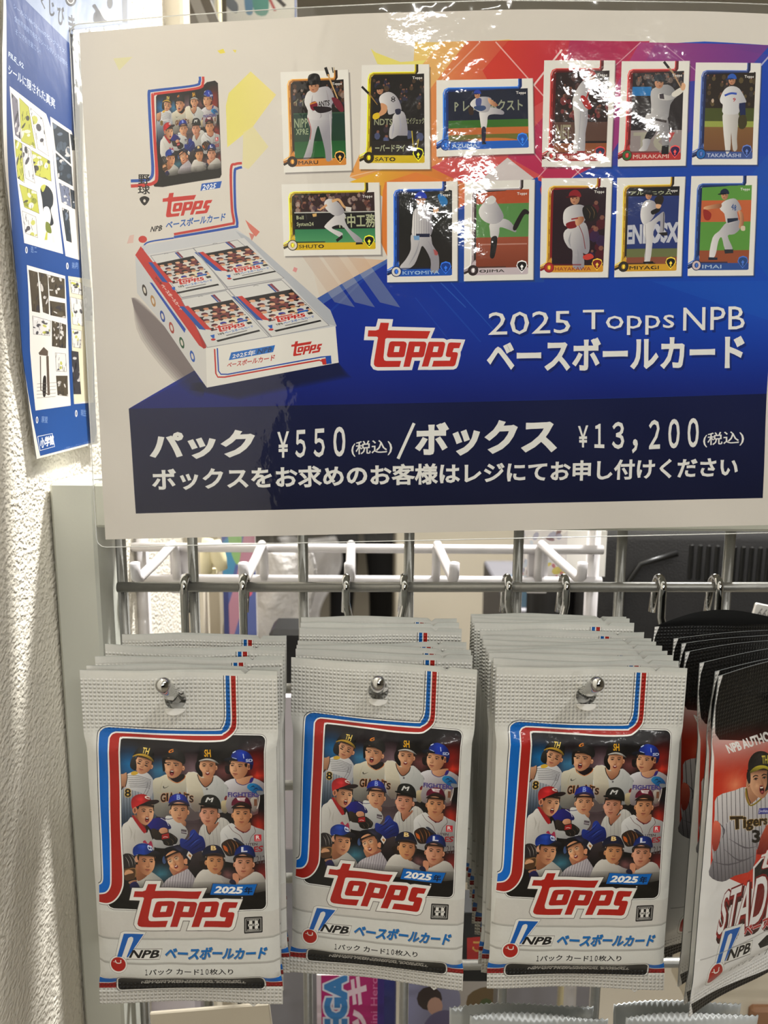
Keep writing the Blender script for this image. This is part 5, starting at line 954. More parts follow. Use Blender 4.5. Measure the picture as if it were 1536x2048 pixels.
def flap_mesh():
    mb = MB(); n = 14
    c = [(HR*.96*math.cos(t)*.001, -.0002-(HR*(1-math.cos(0))+HR*.9*math.sin(t)*.98)*.001, HR*math.sin(-.25)*.001*math.sin(t)) for t in np.linspace(0, math.pi, n)]
    v = c+[(x, y-.00003, z+.00025) for x, y, z in c]
    mb.add(v, [tuple(range(n)), tuple(range(2*n-1, n-1, -1))]+[(i, i+1, i+1+n, i+n) for i in range(n-1)]+[(n-1, 0, n, 2*n-1)])
    return mb
fm = flap_mesh().build('hole_flap', M['white_paper']); fmesh = fm.data; bpy.data.objects.remove(fm)
PWM = .0682
def silver_pack(xL, xR, yt, var, label, group, yaw=0, roll=0, pitch=0, dz=0.0, zc=None):
    zc = zc or PWM*FPX/(xR-xL); p = P((xL+xR)/2, yt, zc)
    t = thing('card_pack', label, 'card pack', p, (pitch, roll, yaw), group)
    f = bpy.data.objects.new('front_panel', variants[var][0]); link(f, t)
    b = bpy.data.objects.new('back_panel', variants[var][1]); link(b, t)
    k = bpy.data.objects.new('hole_flap', fmesh); link(k, t); k.location = ((hc[0]-34)/1000, -.0001, (hc[1]-130-HR*.92)/1000)
    return t
R_ = math.radians
ordn = ['front', 'second', 'third', 'fourth', 'fifth', 'sixth', 'seventh', 'eighth', 'ninth', 'tenth', 'eleventh', 'twelfth', 'thirteenth']
G1, G2, G3 = 'silver card packs on the left hook', 'silver card packs on the middle hook', 'silver card packs on the third hook'
s1 = [(159, 555, 1340, 0, 0, 0), (174, 561, 1330, .6, .4, 1), (190, 566, 1313, .5, -.3, 2), (207, 571, 1293, -1, .2, 3), (246, 573, 1268, 2.0, .8, 1)]
for i, (a_, b_, y_, yw, rl, v) in enumerate(s1):
    silver_pack(a_, b_, y_, v, ('frontmost' if i == 0 else ordn[i])+' silver pack %son the left chrome hook' % ('' if i == 0 else 'from the front ' if i < 4 else 'and rearmost '), G1, R_(yw), R_(rl))
s2 = [(578, 954, 1326, -7, 1.0, 0), (589, 945, 1305, -4, .5, 2), (592, 942, 1293, -2.5, .4, 1), (595, 934, 1285, 1, .4, 3), (599, 924, 1256, .4, .2, 0), (601, 919, 1246, .8, 0, 2), (602, 914, 1234, 0, .1, 1)]
for i, (a_, b_, y_, yw, rl, v) in enumerate(s2):
    silver_pack(a_, b_, y_, v, ('tilted frontmost' if i == 0 else ordn[i])+' silver pack %son the middle chrome hook' % ('' if i == 0 else 'from the front ' if i < 6 else 'and rearmost '), G2, R_(yw), R_(rl))
s3 = [(993, 1374, 1334), (987, 1358, 1321), (978, 1347, 1309), (975, 1334, 1299), (972, 1324, 1291), (967, 1312, 1283), (965, 1303, 1275), (960, 1288, 1261), (949, 1268, 1245), (945, 1259, 1238), (943, 1253, 1233), (941, 1247, 1229)]
for i, (a_, b_, y_) in enumerate(s3):
    silver_pack(a_, b_, y_, (i*3) % 4 if i else 0, ('frontmost' if i == 0 else ordn[i])+' silver pack %son the third chrome hook' % ('' if i == 0 else 'from the front ' if i < 11 else 'and rearmost '), G3, R_(-.5+.3*math.sin(i*2.)), R_(.5*math.sin(i*1.3)))

# ================================================================== BLACK AND WHITE PACKS
def project(p):
    q = RM.to_3x3().inverted() @ (Vector(p)-CAM); return 768+FPX*q.x/-q.z, 1024-FPX*q.y/-q.z
BW, BH = 68., 132.
def black_frame(px, py, zc, yaw):
    p = P(px, py, zc); u = Vector((math.cos(yaw), math.sin(yaw), 0)); return p, u
p0, u0 = black_frame(1433, 1355, .262, R_(30))
cs = [p0, p0+u0*.068, p0+u0*.068-Vector((0, 0, .132)), p0-Vector((0, 0, .132))]
HB = homog([project(c) for c in cs], [(0, BH), (BW, BH), (BW, 0), (0, 0)])
bdom = np.array([(0, 0), (BW, 0), (BW, BH), (0, BH)], float); bhole = ell(BW/2, BH-15, 3.7, 3.7, 24)
BAK = black_art(HB).bake(bdom, 2.4, hole=bhole, gain=1.0)
def bwarp(sign, curl, T=1.9, ph=0., arch=0.):
    def f(v):
        x = v[:, 0]; zf = v[:, 1]; rise = sst(BH-23, BH-30, zf)*sst(9, 15, zf)
        b = T*np.power(np.clip(1-np.abs((x-34)/34)**5, 0, 1), .5)*rise
        hd = sst(BH-28, BH, zf)
        y = sign*(b+.16)-curl*hd*(np.cos((x-34)*.045+ph)-.4)+.8*np.sin(x*.1+ph)*sst(14, 0, zf)
        X = x-34+(1.6*hd*hd*(1-x/68) if curl else 0)
        A_ = np.sin(np.pi*np.clip(x/68, 0, 1))*hd*arch
        return np.stack([X-(x/34-1)*.7*rise, y+1.2*A_, zf-BH+1.0*hd*np.sin(x*.07+ph)+A_], 1)/1000
    return f
bemb = lambda v: np.clip((v[:, 1]-(BH-22))/.8, 0, 1)+np.clip((8.5-v[:, 1])/.8, 0, 1)
BBK = Art(); BBK.p([(0, 0), (BW, 0), (BW, BH), (0, BH)], (30, 28, 28)); BBB = BBK.bake(bdom, 4, hole=bhole)
bvar = [(art_mesh('front_panel', BAK, bwarp(-1, c, ph=ph), INK_BLACK, emb=bemb), art_mesh('back_panel', BBB, bwarp(1, c, ph=ph, arch=5. if c > 4 else 0), M['blackp'] if c > 4 else M['pouch'], flip=True)) for c, ph in ((1.2, 0), (2.2, .5), (3.2, -.4), (4.6, .2))]
bl = [(1433, 1355, .262, 30, 0), (1423, 1347, .2690, 29.5, 1), (1405, 1330, .2790, 29, 2), (1366, 1306, .2945, 21, 0), (1356, 1290, .3045, 19, 1), (1349, 1280, .3145, 18, 2), (1304, 1255, .333, 9, 3)]
bn = ['frontmost black and white pack showing a shouting batter', 'second black and white pack, right behind the batter one', 'third black pack from the front with a curled edge', 'fourth black pack from the front at right', 'fifth black pack from the front at right', 'sixth black pack from the front, before the rearmost', 'rearmost black pack with a bowed open top']
for (px, py, zc, yw, v), lb in zip(bl, bn):
    p, u = black_frame(px, py, zc, R_(yw)); c = p+u*.034
    t = thing('card_pack', lb, 'card pack', c, (0, 0, R_(yw)), 'black and white packs on the right hook')
    link(bpy.data.objects.new('front_panel', bvar[v][0]), t); link(bpy.data.objects.new('back_panel', bvar[v][1]), t)

# ================================================================== CHROME HOOKS
def hook(pxa, pxb, tip, zct, rear_top, label, front=None):
    """tip: pixel of the ball tip and its depth; rear_top: height of the holes at the back of the stack"""
    T = P(tip[0], tip[1], zct); xa = P(pxa, 1172, .3627).x; xb = P(pxb, 1172, .3627).x; xc = (xa+xb)/2
    t = thing('display_hook', label, 'hook', (xc, gy(xc), zw0), group='chrome display hooks on the grid')
    o = Vector((xc, gy(xc), zw0)); r = .0019; R = RW+r+.0003
    zr = rear_top
    for x in (xa, xb):
        g = gy(x); s_ = 1 if x < xc else -1
        pth = [Vector((x-.0012*s_*0-.001, g+R, zw0-.0135)), Vector((x-.0004, g+R, zw0-.004))]+arc((x, g, zw0), R, 0, math.pi, (0, 1, 0), (0, 0, 1), 10)+[Vector((x, g-R, zw0-.004)), Vector((x, g-R-.0003, zr+.012)), Vector((x+s_*.0015, g-R-.001, zr+.005)), Vector((x+s_*.006, g-R-.003, zr+.001)), Vector((xc-s_*.0022, g-R-.010, zr)), Vector((xc-s_*.0008, g-R-.016, zr))]
        MB().tube([q-o for q in pth], r, 12).build('hanger_arm', M['chrome'], t, True)
    st = Vector((xc, gy(xc)-R-.010, zr)); mid = front or st.lerp(T, .8)
    MB().tube([q-o for q in (st, st.lerp(mid, .35), st.lerp(mid, .7), mid, mid.lerp(T, .5), T)], .0025, 20, ball=True).build('prong', M['chrome'], t, True)
    return t
def hpt(i, g):
    t = [o for o in COL.objects if o.get('group') == g and o.type == 'EMPTY'][i]; bpy.context.view_layer.update()
    return t.matrix_world @ Vector(((hc[0]-34)/1000-.0004, 0, (hc[1]-130)/1000+.0009))
def holez(xL, xR, yt): return P((xL+xR)/2, yt, PWM*FPX/(xR-xL)).z-.0135
hook(375, 490, (326, 1370), .2470, holez(246, 573, 1268)-.012, 'chrome double-arm hook nearest the wall, holding five silver packs', hpt(0, G1))
hook(693, 808, (756, 1366), .2580, holez(602, 914, 1234)+.001, 'chrome double-arm hook holding the tilted middle silver packs', hpt(0, G2))
hook(1015, 1130, (1194, 1368), .2560, holez(941, 1247, 1229)+.001, 'chrome double-arm hook holding the third and longest silver stack', hpt(0, G3))
T4 = p0+u0*.034-Vector((0, .012, .0135)); q4 = project(T4)
hook(1323, 1437, q4, (RM.to_3x3().inverted() @ (T4-CAM)).z*-1, P(1400, 1262, .34).z-.013, 'chrome double-arm hook holding the black packs at the right')

# ================================================================== LAMINATED SIGN
SC = [P(158, 65, .3100), P(1632, 30, .3100), P(1586, 1049, .3312), P(211, 1079, .3312)]
HS = homog([(158, 65), (1632, 30), (1586, 1049), (211, 1079)], [(0, 210), (297, 210), (297, 0), (0, 0)])
ex = (SC[1]-SC[0]).normalized(); ez = (SC[0]-SC[3]).normalized(); en = ex.cross(ez).normalized()
if en.y > 0: en = -en
ARCH = 23.
HSi = np.linalg.inv(HS)
def px2mm(v):
    q = v.copy()
    for _ in range(4):
        m = app(HS, q); q = v+np.stack([0*v[:, 0], ARCH*np.sin(np.pi*np.clip(m[:, 0]/297, 0, 1))*np.clip(m[:, 1]/210, 0, 1.1)**1.5], 1)
    return app(HS, q)
def mm2px(m):
    q = app(HSi, m); q[:, 1] -= ARCH*np.sin(np.pi*np.clip(m[:, 0]/297, 0, 1))*np.clip(m[:, 1]/210, 0, 1.1)**1.5; return q
A0, A1, A2_, A3 = (np.array(c) for c in SC)
def sheet(m, lift=0.):
    # plane point found from the flat outline, then the bow of the limp sheet is added
    q = app(HSi, m); RR = np.array(RM.to_3x3()); d = np.stack([(q[:, 0]-768)/FPX, -(q[:, 1]-1024)/FPX, -np.ones(len(q))], 1) @ RR.T
    n = np.array(en); k = ((A0-np.array(CAM)) @ n)/(d @ n); X = np.array(CAM)+d*k[:, None]
    bow = .0095*np.sin(np.pi*np.clip(m[:, 0]/297, 0, 1))*np.clip(m[:, 1]/210, 0, 1.1)**1.5
    rip = .00035*np.sin(m[:, 0]*.09+m[:, 1]*.05)*np.sin(m[:, 1]*.07)
    return X+n*(bow+rip+lift)[:, None]
pos = poster_art(); 
border = np.vstack([np.linspace(a_, b_, 24, endpoint=False) for a_, b_ in zip(([0, 0], [297, 0], [297, 210], [0, 210]), ([297, 0], [297, 210], [0, 210], [0, 0]))])
SB = pos.bake(mm2px(border), 16, base=PAP, gain=1.0)
SG = P(870, 560, .32)
sg = thing('laminated_sign', 'large laminated price sign hung over the top of the wire grid', 'sign', SG)
def loc(c): return c-np.array(SG)
me = art_mesh('printed_sheet', SB, lambda v: loc(sheet(px2mm(v))), INK_SIGN, uv=SB[0]*.2, flip=True); link(bpy.data.objects.new('printed_sheet', me), sg)
bk = Art(); bb = bk.bake(border, 12); me = art_mesh('sheet_back', bb, lambda v: loc(sheet(v, -.0004)), M['white_paper']); link(bpy.data.objects.new('sheet_back', me), sg)
fo = rrect(-4, -3.5, 301, 213.5, 4, 6); fo = np.vstack([np.linspace(fo[i], fo[(i+1) % len(fo)], 14 if np.linalg.norm(fo[i]-fo[(i+1) % len(fo)]) > 20 else 1, endpoint=False) for i in range(len(fo))])
fb = Art().bake(fo, 12, hole=offset(border, -.6)); me = art_mesh('clear_border', fb, lambda v: loc(sheet(v, -.0002)), FILM); link(bpy.data.objects.new('clear_border', me), sg)

rim = sheet(np.vstack([fo, fo[:1]]), -.0002)
MB().tube([Vector(p)-SG for p in rim[::2]], .00022, 6).build('edge_glint_rim', mat('pale_edge_glint', (236, 236, 232), .15, coat=.6, trans=.5), sg, True)  # whitish rim added as the bright highlight line along the laminate's edge
# ================================================================== STORY POSTER ON THE SIDE WALL
PXX = WX+.0035
def wall_art():
    a = Art(); BL2 = (44, 76, 140); PW_ = (216, 210, 202); 
    a.p('0,-60 400,-60 400,1000 0,1000', (212, 206, 196)); a.p('7,-60 23,480 43,700 66,826 82,912 190,884 197,860 150,95 138,86 48,0 44,-60', lin(0, 0, (52, 72, 122), 0, 900, (40, 80, 140)))
    a.p('44,-60 48,0 136,86 140,96 158,100 160,62 400,40 400,-60', (136, 146, 166))
    for ch, q in (('く', (80, -8, 88, 18)), ('じ', (97, 2, 107, 34)), ('び', (114, 12, 127, 52)), ('き', (136, 30, 149, 76))):
        a.text(ch, [(q[0], q[1]-2), (q[2], q[1]+4), (q[2], q[3]), (q[0], q[3]-4)], (44, 44, 50), .03)
    a.p(ell(142, -2, 12, 15, 16), (48, 48, 52)); a.p(ell(142, -3, 8, 11, 14), (206, 200, 190)); a.p(ell(142, -3, 6.5, 9, 14), (90, 84, 80))
    a.p('190,45 188,30 192,22 186,12 192,8 196,14 200,20 208,30 215,44', (46, 44, 48), 1); a.p('200,18 206,22 214,40 208,34', (212, 206, 190), 1); a.p(ell(222, 6, 6, 12, 12), (52, 50, 50)); a.p('245,-10 256,-10 257,45 247,45', (90, 92, 98))
    a.text('シールは148×210mmのビッグサイズ!', [(24, 5), (128, 100), (128, 110), (24, 16)], (150, 166, 196, .75), .0, 1); a.text('全世界展開で有名なシールが入った封筒を', [(26, 30), (132, 124), (133, 136), (26, 42)], (150, 166, 196, .75), 0, 1); a.text('そこで引き抜こう!!', [(28, 56), (78, 98), (79, 110), (28, 68)], (150, 166, 196, .75), 0, 1)
    a.text('FILE_02', [(16, 103), (46, 128), (46, 139), (16, 114)], (190, 200, 216), .02, 1); a.text('シールに隠された真実', [(16, 128), (109, 198), (110, 218), (17, 148)], (206, 212, 222), .01, 1)
    def page(q, panels, tint=None):
        a.p(q, PW_)
        if tint: a.p(tint[0], tint[1])
        R = random.Random(len(panels)*7+int(pts(q)[0][1]))
        for pn, cols in panels:
            x = pts(pn); a.p(offset(x, .6), (50, 48, 50)); a.p(x, cols[0]); a.st.append((a.M, a.clip)); a.setclip(x); mn, mx = x.min(0), x.max(0)
            for _ in range(15): 
                cx, cy = R.uniform(mn[0], mx[0]), R.uniform(mn[1], mx[1]); a.p(ell(cx, cy, (mx[0]-mn[0])*R.uniform(.05, .2), (mx[1]-mn[1])*R.uniform(.03, .12), 8, R.uniform(-.5, .5)), R.choice(cols+[LG])+(.85,))
            for _ in range(9):
                cx, cy = R.uniform(mn[0], mx[0]), R.uniform(mn[1], mx[1]); a.line([(cx, cy), (cx+R.uniform(-3, 3), cy+R.uniform(5, 14))], .7, (40, 38, 40))
            a.M, a.clip = a.st.pop()
    YL, DG, LG = (176, 176, 84), (66, 64, 68), (206, 202, 198)
    c1 = [(120, 116, 124), LG, DG]; c2 = [YL, DG, LG, (130, 134, 60)]; c3 = [LG, DG, (222, 218, 212), YL]; c4 = [(60, 66, 72), (84, 94, 104), (110, 120, 134)]; c5 = [(84, 76, 64), (206, 200, 194), DG, (96, 88, 74)]
    page('20,172 93,228 104,258 125,508 47,486 28,255', [('24,186 36,200 44,278 34,270', c1), ('40,196 58,214 74,297 46,282', c2), ('62,216 86,238 100,312 79,298', c3), ('33,279 46,287 51,365 38,356', c2), ('47,288 63,299 72,366 54,356', c3), ('66,301 102,322 105,362 74,350', [YL, DG, LG, DG]), ('41,369 75,384 79,427 50,414', c2), ('45,422 72,434 74,475 50,466', c3)])
    a.p('83,378 90,370 100,374 108,388 108,408 103,420 108,446 100,452 92,450 88,430 86,400', (52, 56, 60), 1); a.p('88,418 98,414 103,432 98,452 90,448', (222, 218, 212), 1); a.p('92,444 100,448 103,466 92,462', (112, 120, 60), 1); a.p('92,464 95,464 94,480 88,480', YL); a.p('103,468 107,468 110,486 104,484', (200, 196, 190)); a.p('84,374 90,369 94,372 88,384', YL, 1)
    page('101,233 143,262 158,300 158,520 130,512', [('106,245 138,266 144,328 114,300', c4), ('114,306 145,334 148,372 119,356', c4), ('121,366 141,376 144,414 126,404', [(110, 116, 134), LG, DG]), ('126,416 139,421 143,485 133,481', c4), ('143,378 151,382 152,418 146,416', c4), ('141,268 157,276 158,300 146,300', c4)])
    page('51,530 128,552 131,620 144,811 74,821 60,700', [('55,540 72,545 77,625 62,622', c5), ('75,545 92,549 95,628 84,624', c5), ('94,550 126,558 127,597 97,591', c5), ('97,602 127,607 129,636 99,630', c5), ('63,632 99,642 98,671 66,668', c3), ('102,642 116,646 118,694 104,692', c5), ('118,646 130,650 131,696 119,695', c5), ('111,706 131,708 134,743 114,742', c3), ('114,752 136,752 138,792 118,790', c5)])
    a.p('77,706 87,694 96,702 96,712 79,710', (96, 84, 74)); a.line('81,712 84,780 100,790', 2, (90, 78, 68)); a.line('95,712 100,790', 5, (96, 84, 74)); a.p('88,755 94,755 94,790 88,790', (50, 46, 44), 1)
    for k in range(5): a.line([(76, 768+k*7), (114, 765+k*7)], .8, (110, 104, 98))
    page('134,552 160,556 182,560 190,805 151,808', [('137,560 160,566 162,590 141,586', c3), ('138,594 163,600 164,652 144,648', c3), ('141,658 161,662 161,696 146,694', c3), ('143,702 156,704 164,788 150,788', [DG, LG, (40, 38, 40)]), ('164,572 180,576 184,642 168,640', c1)], ('134,552 182,560 186,800 150,808 148,640 160,800 150,806', (200, 186, 130, .35)))
    for x, y, s_ in ((48, 488, '①逃 二'), (130, 520, '②弟月'), (74, 828, '③展望'), (152, 815, '④現生')):
        a.p(ell(x+3, y+12, 2.4, 7, 10), (214, 214, 216)); a.p(ell(x+3, y+12, 1, 5, 8), (50, 60, 90)); a.text(s_[1:], [(x+12, y+4), (x+24, y+5), (x+24, y+18), (x+12, y+17)], (150, 170, 200, .8), .0, 1)
    a.line('78,873 107,867 111,893 82,901 78,873', 1.2, (214, 214, 216)); a.text('小学館', [(82, 877), (109, 870), (110, 888), (84, 896)], (220, 220, 222), .04, 1)
    a.text('(c) 小学館 ビッグコミックス編集部', [(122, 897), (186, 880), (187, 887), (124, 905)], (120, 140, 180, .8), 0, 1)
    return a
WA = wall_art()
wd = pts('5,-60 400,-60 262,-60 258,46 232,52 158,64 160,110 172,400 184,640 197,885 75,918 44,760 30,600 8,265 2,100'); wd = pts('4,-60 264,-60 258,48 158,66 164,110 172,400 184,640 197,886 75,918 60,800 44,700 30,560 12,330 3,100')
WB = WA.bake(wd, 10, gain=1.05)
def wwarp(lift=0., curl=.004):
    def f(v):
        out = []
        for x, y in v:
            q = PX(x, y, PXX); out.append(q[:])
        o = np.array(out); yy = o[:, 1]; e = np.clip((yy.min()+.02-yy)/.02, 0, 1)
        o[:, 0] += lift+.0006*np.sin(o[:, 2]*60); return o
    return f
WC = PX(110, 500, PXX)
wp = thing('story_poster', 'narrow blue poster of black and white comic panels on the side wall', 'poster', WC)
me = art_mesh('printed_sheet', WB, lambda v: wwarp()(v)-np.array(WC), INK_PAPER, uv=WB[0]*.2, flip=True); link(bpy.data.objects.new('printed_sheet', me), wp)
PB3 = Art().bake(wd, 30); me = art_mesh('sheet_back', PB3, lambda v: wwarp(-.0006)(v)-np.array(WC), M['white_paper'], flip=True); link(bpy.data.objects.new('sheet_back', me), wp)
td = pts('136,88 158,62 268,48 272,-60 400,-60'); td = pts('140,60 268,46 268,60 160,74 172,400 184,640 200,885 180,890 163,640 148,300 137,90')
tb = Art().bake(td, 20); me = art_mesh('clear_pocket_edge', tb, lambda v: wwarp(.0012)(v)-np.array(WC), TAPE, flip=True); link(bpy.data.objects.new('clear_pocket_edge', me), wp)
# ================================================================== THINGS BEHIND THE GRID
def slab(name, label, cat, px0, px1, py0, py1, zc, m, th=.004, ch=.0008, group=None, tilt=0):
    """upright flat thing whose front spans the given part of the view at depth zc"""
    a = P(px0, (py0+py1)/2, zc); b = P(px1, (py0+py1)/2, zc); Y = (a.y+b.y)/2; z1 = PY((px0+px1)/2, py0, Y).z; z0 = PY((px0+px1)/2, py1, Y).z
    cx = (a.x+b.x)/2; hw = (b.x-a.x)/2
    o = MB().box((-hw, 0, z0-z1), (hw, th, 0), ch).build(name, m); o.location = (cx, Y, z1); o.rotation_euler = (0, tilt, 0); tag(o, label, cat, group); return o
# white coated rack with five prongs
zr = .455
rk = thing('wire_rack', 'white coated wire rack with upturned prongs behind the grid', 'rack', P(735, 1130, zr)); ro = Vector(rk.location)
RY = ro.y
def rp(px, py, Y=None): return PY(px, py, Y or RY)
zA = rp(735, 1097).z; zB = rp(735, 1160).z; xl, xr = rp(264, 1100).x, rp(1206, 1100).x
def rt(name, p, r, ball=False): MB().tube([Vector(q)-ro for q in p], r, 10, ball=ball).build(name, M['white_wire'], rk, True)
rt('rail', [(xl, RY, zA), ((xl+xr)/2, RY, zA), (xr, RY, zA)], .0028); rt('rail', [(xl, RY, zB), ((xl+xr)/2, RY, zB), (xr, RY, zB)], .0028)
for px in (280, 1188): x = rp(px, 1200).x; rt('post', [(x, RY+.007, zA+.03), (x, RY+.007, zB-.1), (x, RY+.007, .02)], .0042)
for a_, b_ in ((352, 272), (528, 488), (703, 699), (873, 908), (1078, 1163)):
    x = rp(a_, 1080).x; x2 = P(b_, 1155, .378).x; Y2 = P(b_, 1155, .378).y; z2 = P(b_, 1166, .378).z; zt2 = P(b_, 1124, .378).z; zt1 = rp(a_, 1083).z
    rt('prong', [(x, RY-.001, zB), (x, RY-.001, (zA+zB)/2), (x, RY-.003, zt1-.004), (x, RY-.008, zt1), (x+(x2-x)*.5, (RY+Y2)/2, (zt1+z2)/2), (x+(x2-x)*.96, Y2+.004, z2+.001), (x2, Y2, z2+.003), (x2, Y2-.001, zt2)], .0026)
for px in (357, 1078):
    x = rp(px, 1130).x; o = MB().box((x-.006-ro.x, .003, rp(px, 1190).z-ro.z), (x+.006-ro.x, .006, rp(px, 1100).z-ro.z), .0005).build('mounting_plate', M['white_wire'], rk)
# far store fittings
cab = slab('floor_cabinet', 'large beige cabinet side standing far behind the wire grid', 'cabinet', 790, 1105, 990, 1500, 2.2, M['beige'], .5, .004)
pil = slab('pillar', 'pale cream pillar just past the end of the textured wall', 'pillar', 372, 452, 700, 2100, .72, M['beige'], .05, .003)
MB().box((.022, -.004, -1.2), (.026, 0, -.02)).build('groove', M['blackp'], pil)
cl = thing('hanging_clip', 'cream banana-shaped plastic clip hanging on the white rack', 'clip', rp(418, 1110, RY+.02)); 
def cp(px, py): return PY(px, py, RY+.02)-Vector(cl.location)
MB().tube([cp(428, 1082), cp(432, 1100), cp(438, 1120), cp(446, 1140)], [.0042, .0052, .005, .003], 10).build('curved_arm', M['cream'], cl, True)
MB().tube([cp(416, 1078), cp(414, 1110), cp(412, 1146)], [.0035, .0045, .0035], 10).build('straight_arm', M['cream'], cl, True)
MB().box(tuple(cp(405, 1150)), tuple(cp(430, 1140)+Vector((0, .006, 0)))).build('clip_body', M['cream'], cl)
MB().box(tuple(cp(412, 1098)-Vector((0, .006, 0))), tuple(cp(420, 1088))).build('clip_pin', M['blackp'], cl)
def printed(name, label, cat, px0, px1, py0, py1, zc, artfn, th=.003, W_=100, H_=140, group=None, bm=None):
    A_ = P(px0, (py0+py1)/2, zc); B_ = P(px1, (py0+py1)/2, zc); Y = (A_.y+B_.y)/2; z1 = PY(px0, py0, Y).z; z0 = PY(px0, py1, Y).z
    a = Art(); artfn(a); b = a.bake([(0, 0), (W_, 0), (W_, H_), (0, H_)], 10)
    t = thing(name, label, cat, ((A_.x+B_.x)/2, Y, z1), group=group); w_ = B_.x-A_.x; h_ = z1-z0
    me = art_mesh('printed_front', b, lambda v: np.stack([(v[:, 0]/W_-.5)*w_, -.0002+0*v[:, 0], -v[:, 1]/H_*h_], 1), INK_PAPER, flip=True); link(bpy.data.objects.new('printed_front', me), t)
    MB().box((-w_/2, 0, -h_), (w_/2, th, 0), .0006).build('backing', bm or M['white'], t); return t
def art1(a):
    a.p('0,0 100,0 100,140 0,140', (96, 110, 170)); a.p('70,0 100,0 100,20 60,90 20,140 0,140 0,110 40,60', (190, 140, 160)); a.p('0,20 30,10 40,40 10,70', (80, 150, 190), 1); a.p('20,0 60,0 50,40 30,30', (150, 190, 130), 1); a.p(ell(80, 60, 14, 20, 12), (214, 100, 120)); a.p('0,60 16,60 16,140 0,140', (60, 70, 130)); a.text('NEW', (40, 20, 90, 50), (214, 214, 230), .03, 1) if 0 else None
printed('hanging_card', 'blue and pink printed card hanging behind the left hook', 'printed card', 446, 512, 1060, 1290, .60, art1)
bg1 = MB().grid(lambda u, v: ((u-.5)*.075+.004*math.sin(v*9), .010*math.sin(u*7+v*3)*math.sin(v*5), -.15*v), 14, 18)
o = bg1.build('plastic_bag', M['bag'], smooth=True); o.location = P(535, 1092, .66); tag(o, 'crumpled clear plastic bag hanging behind the left silver stack', 'plastic bag')
so = o.modifiers.new('s', 'SOLIDIFY'); so.thickness = .0012
o = MB().grid(lambda u, v: ((u-.5)*.13*(1-.3*v)+.02*math.sin(v*6), .02*math.sin(u*8+v*4), -.22*v), 14, 18).build('plastic_bag', M['bag'], smooth=True); o.location = P(612, 1075, 3.25); o.scale = (1.9, 1.5, 1.9); tag(o, 'whitish carrier bag held beside the dark trousers', 'plastic bag')
so = o.modifiers.new('s', 'SOLIDIFY'); so.thickness = .0015
slab('pale_pouch', 'pale lavender film pouch behind the gap of the two left stacks', 'pouch', 528, 650, 1385, 1705, .44, M['lav'], .008, .003)
slab('grey_case', 'grey plastic case low behind the left stacks', 'case', 520, 632, 1590, 2110, .50, M['grey'], .03, .006)
slab('dark_carton', 'black carton behind the left and middle silver packs', 'carton', 545, 650, 1262, 2110, .52, M['blackp'], .03, .003)
def art2(a):
    R = random.Random(4); a.p('0,0 100,0 100,140 0,140', (210, 206, 204))
    for _ in range(60): a.p(ell(R.uniform(0, 100), R.uniform(0, 140), R.uniform(3, 9), R.uniform(3, 12), 8, R.uniform(0, 3)), R.choice([(206, 190, 90), (180, 100, 110), (150, 150, 170), (230, 226, 220), (120, 90, 90), (190, 200, 210)])+(.8,))
printed('leaflet', 'white leaflet with small colourful pictures on the right end of the white rack', 'leaflet', 1035, 1212, 1060, 1152, .475, art2, W_=180, H_=90)
slab('storage_box', 'blue grey storage box low behind the third hook', 'box', 1030, 1106, 1176, 1219, 1.1, M['bluegrey'], .08, .004)
gc = slab('grey_counter', 'low grey counter under the blue grey box', 'counter', 1020, 1225, 1218, 1262, 1.1, M['grey'], .3, .003)
for v in gc.data.vertices:
    if v.co.z < -.01: v.co.z = -gc.location.z
cpo = slab('cream_post', 'narrow cream post at the right end of the rack', 'post', 1157, 1176, 1100, 1500, .95, M['cream'], .02, .002)
for v in cpo.data.vertices:
    if v.co.z < -.05: v.co.z = -cpo.location.z
# black bag with a ribbed top
bgx = P(1400, 1180, .56); bagt = thing('black_bag', 'large black bag with ribbed trim filling the right side behind the grid', 'bag', bgx)
hw = .105
MB().box((-.082, 0, -.32), (.24, .12, .050), .014).build('body', M['black'], bagt, True)
for k in range(26):
    x = -.01+k*.0062; MB().box((x, -.0016, .008-k*.00035), (x+.0032, .003, .034-k*.0002), .0008).build('rib', M['blackp'], bagt)
MB().tube([(-.060, -.003, -.26), (-.062, -.004, -.1), (-.058, -.004, .0), (-.046, -.004, .020), (-.02, -.004, .028)], .0022, 10).build('piping', M['blackp'], bagt, True)
MB().box((-.108, .03, -.32), (-.083, .10, .07), .006).build('side_pocket', M['black'], bagt, True)
tg = printed('price_tag', 'white tag with printed digits against the black bag', 'price tag', 1511, 1560, 1212, 1262, .47, lambda a: (a.p('0,0 100,0 100,140 0,140', (196, 194, 190)), a.text('6680', (14, 20, 90, 70), (120, 118, 116), .02, 1)))
tg.rotation_euler = (0, R_(12), 0)
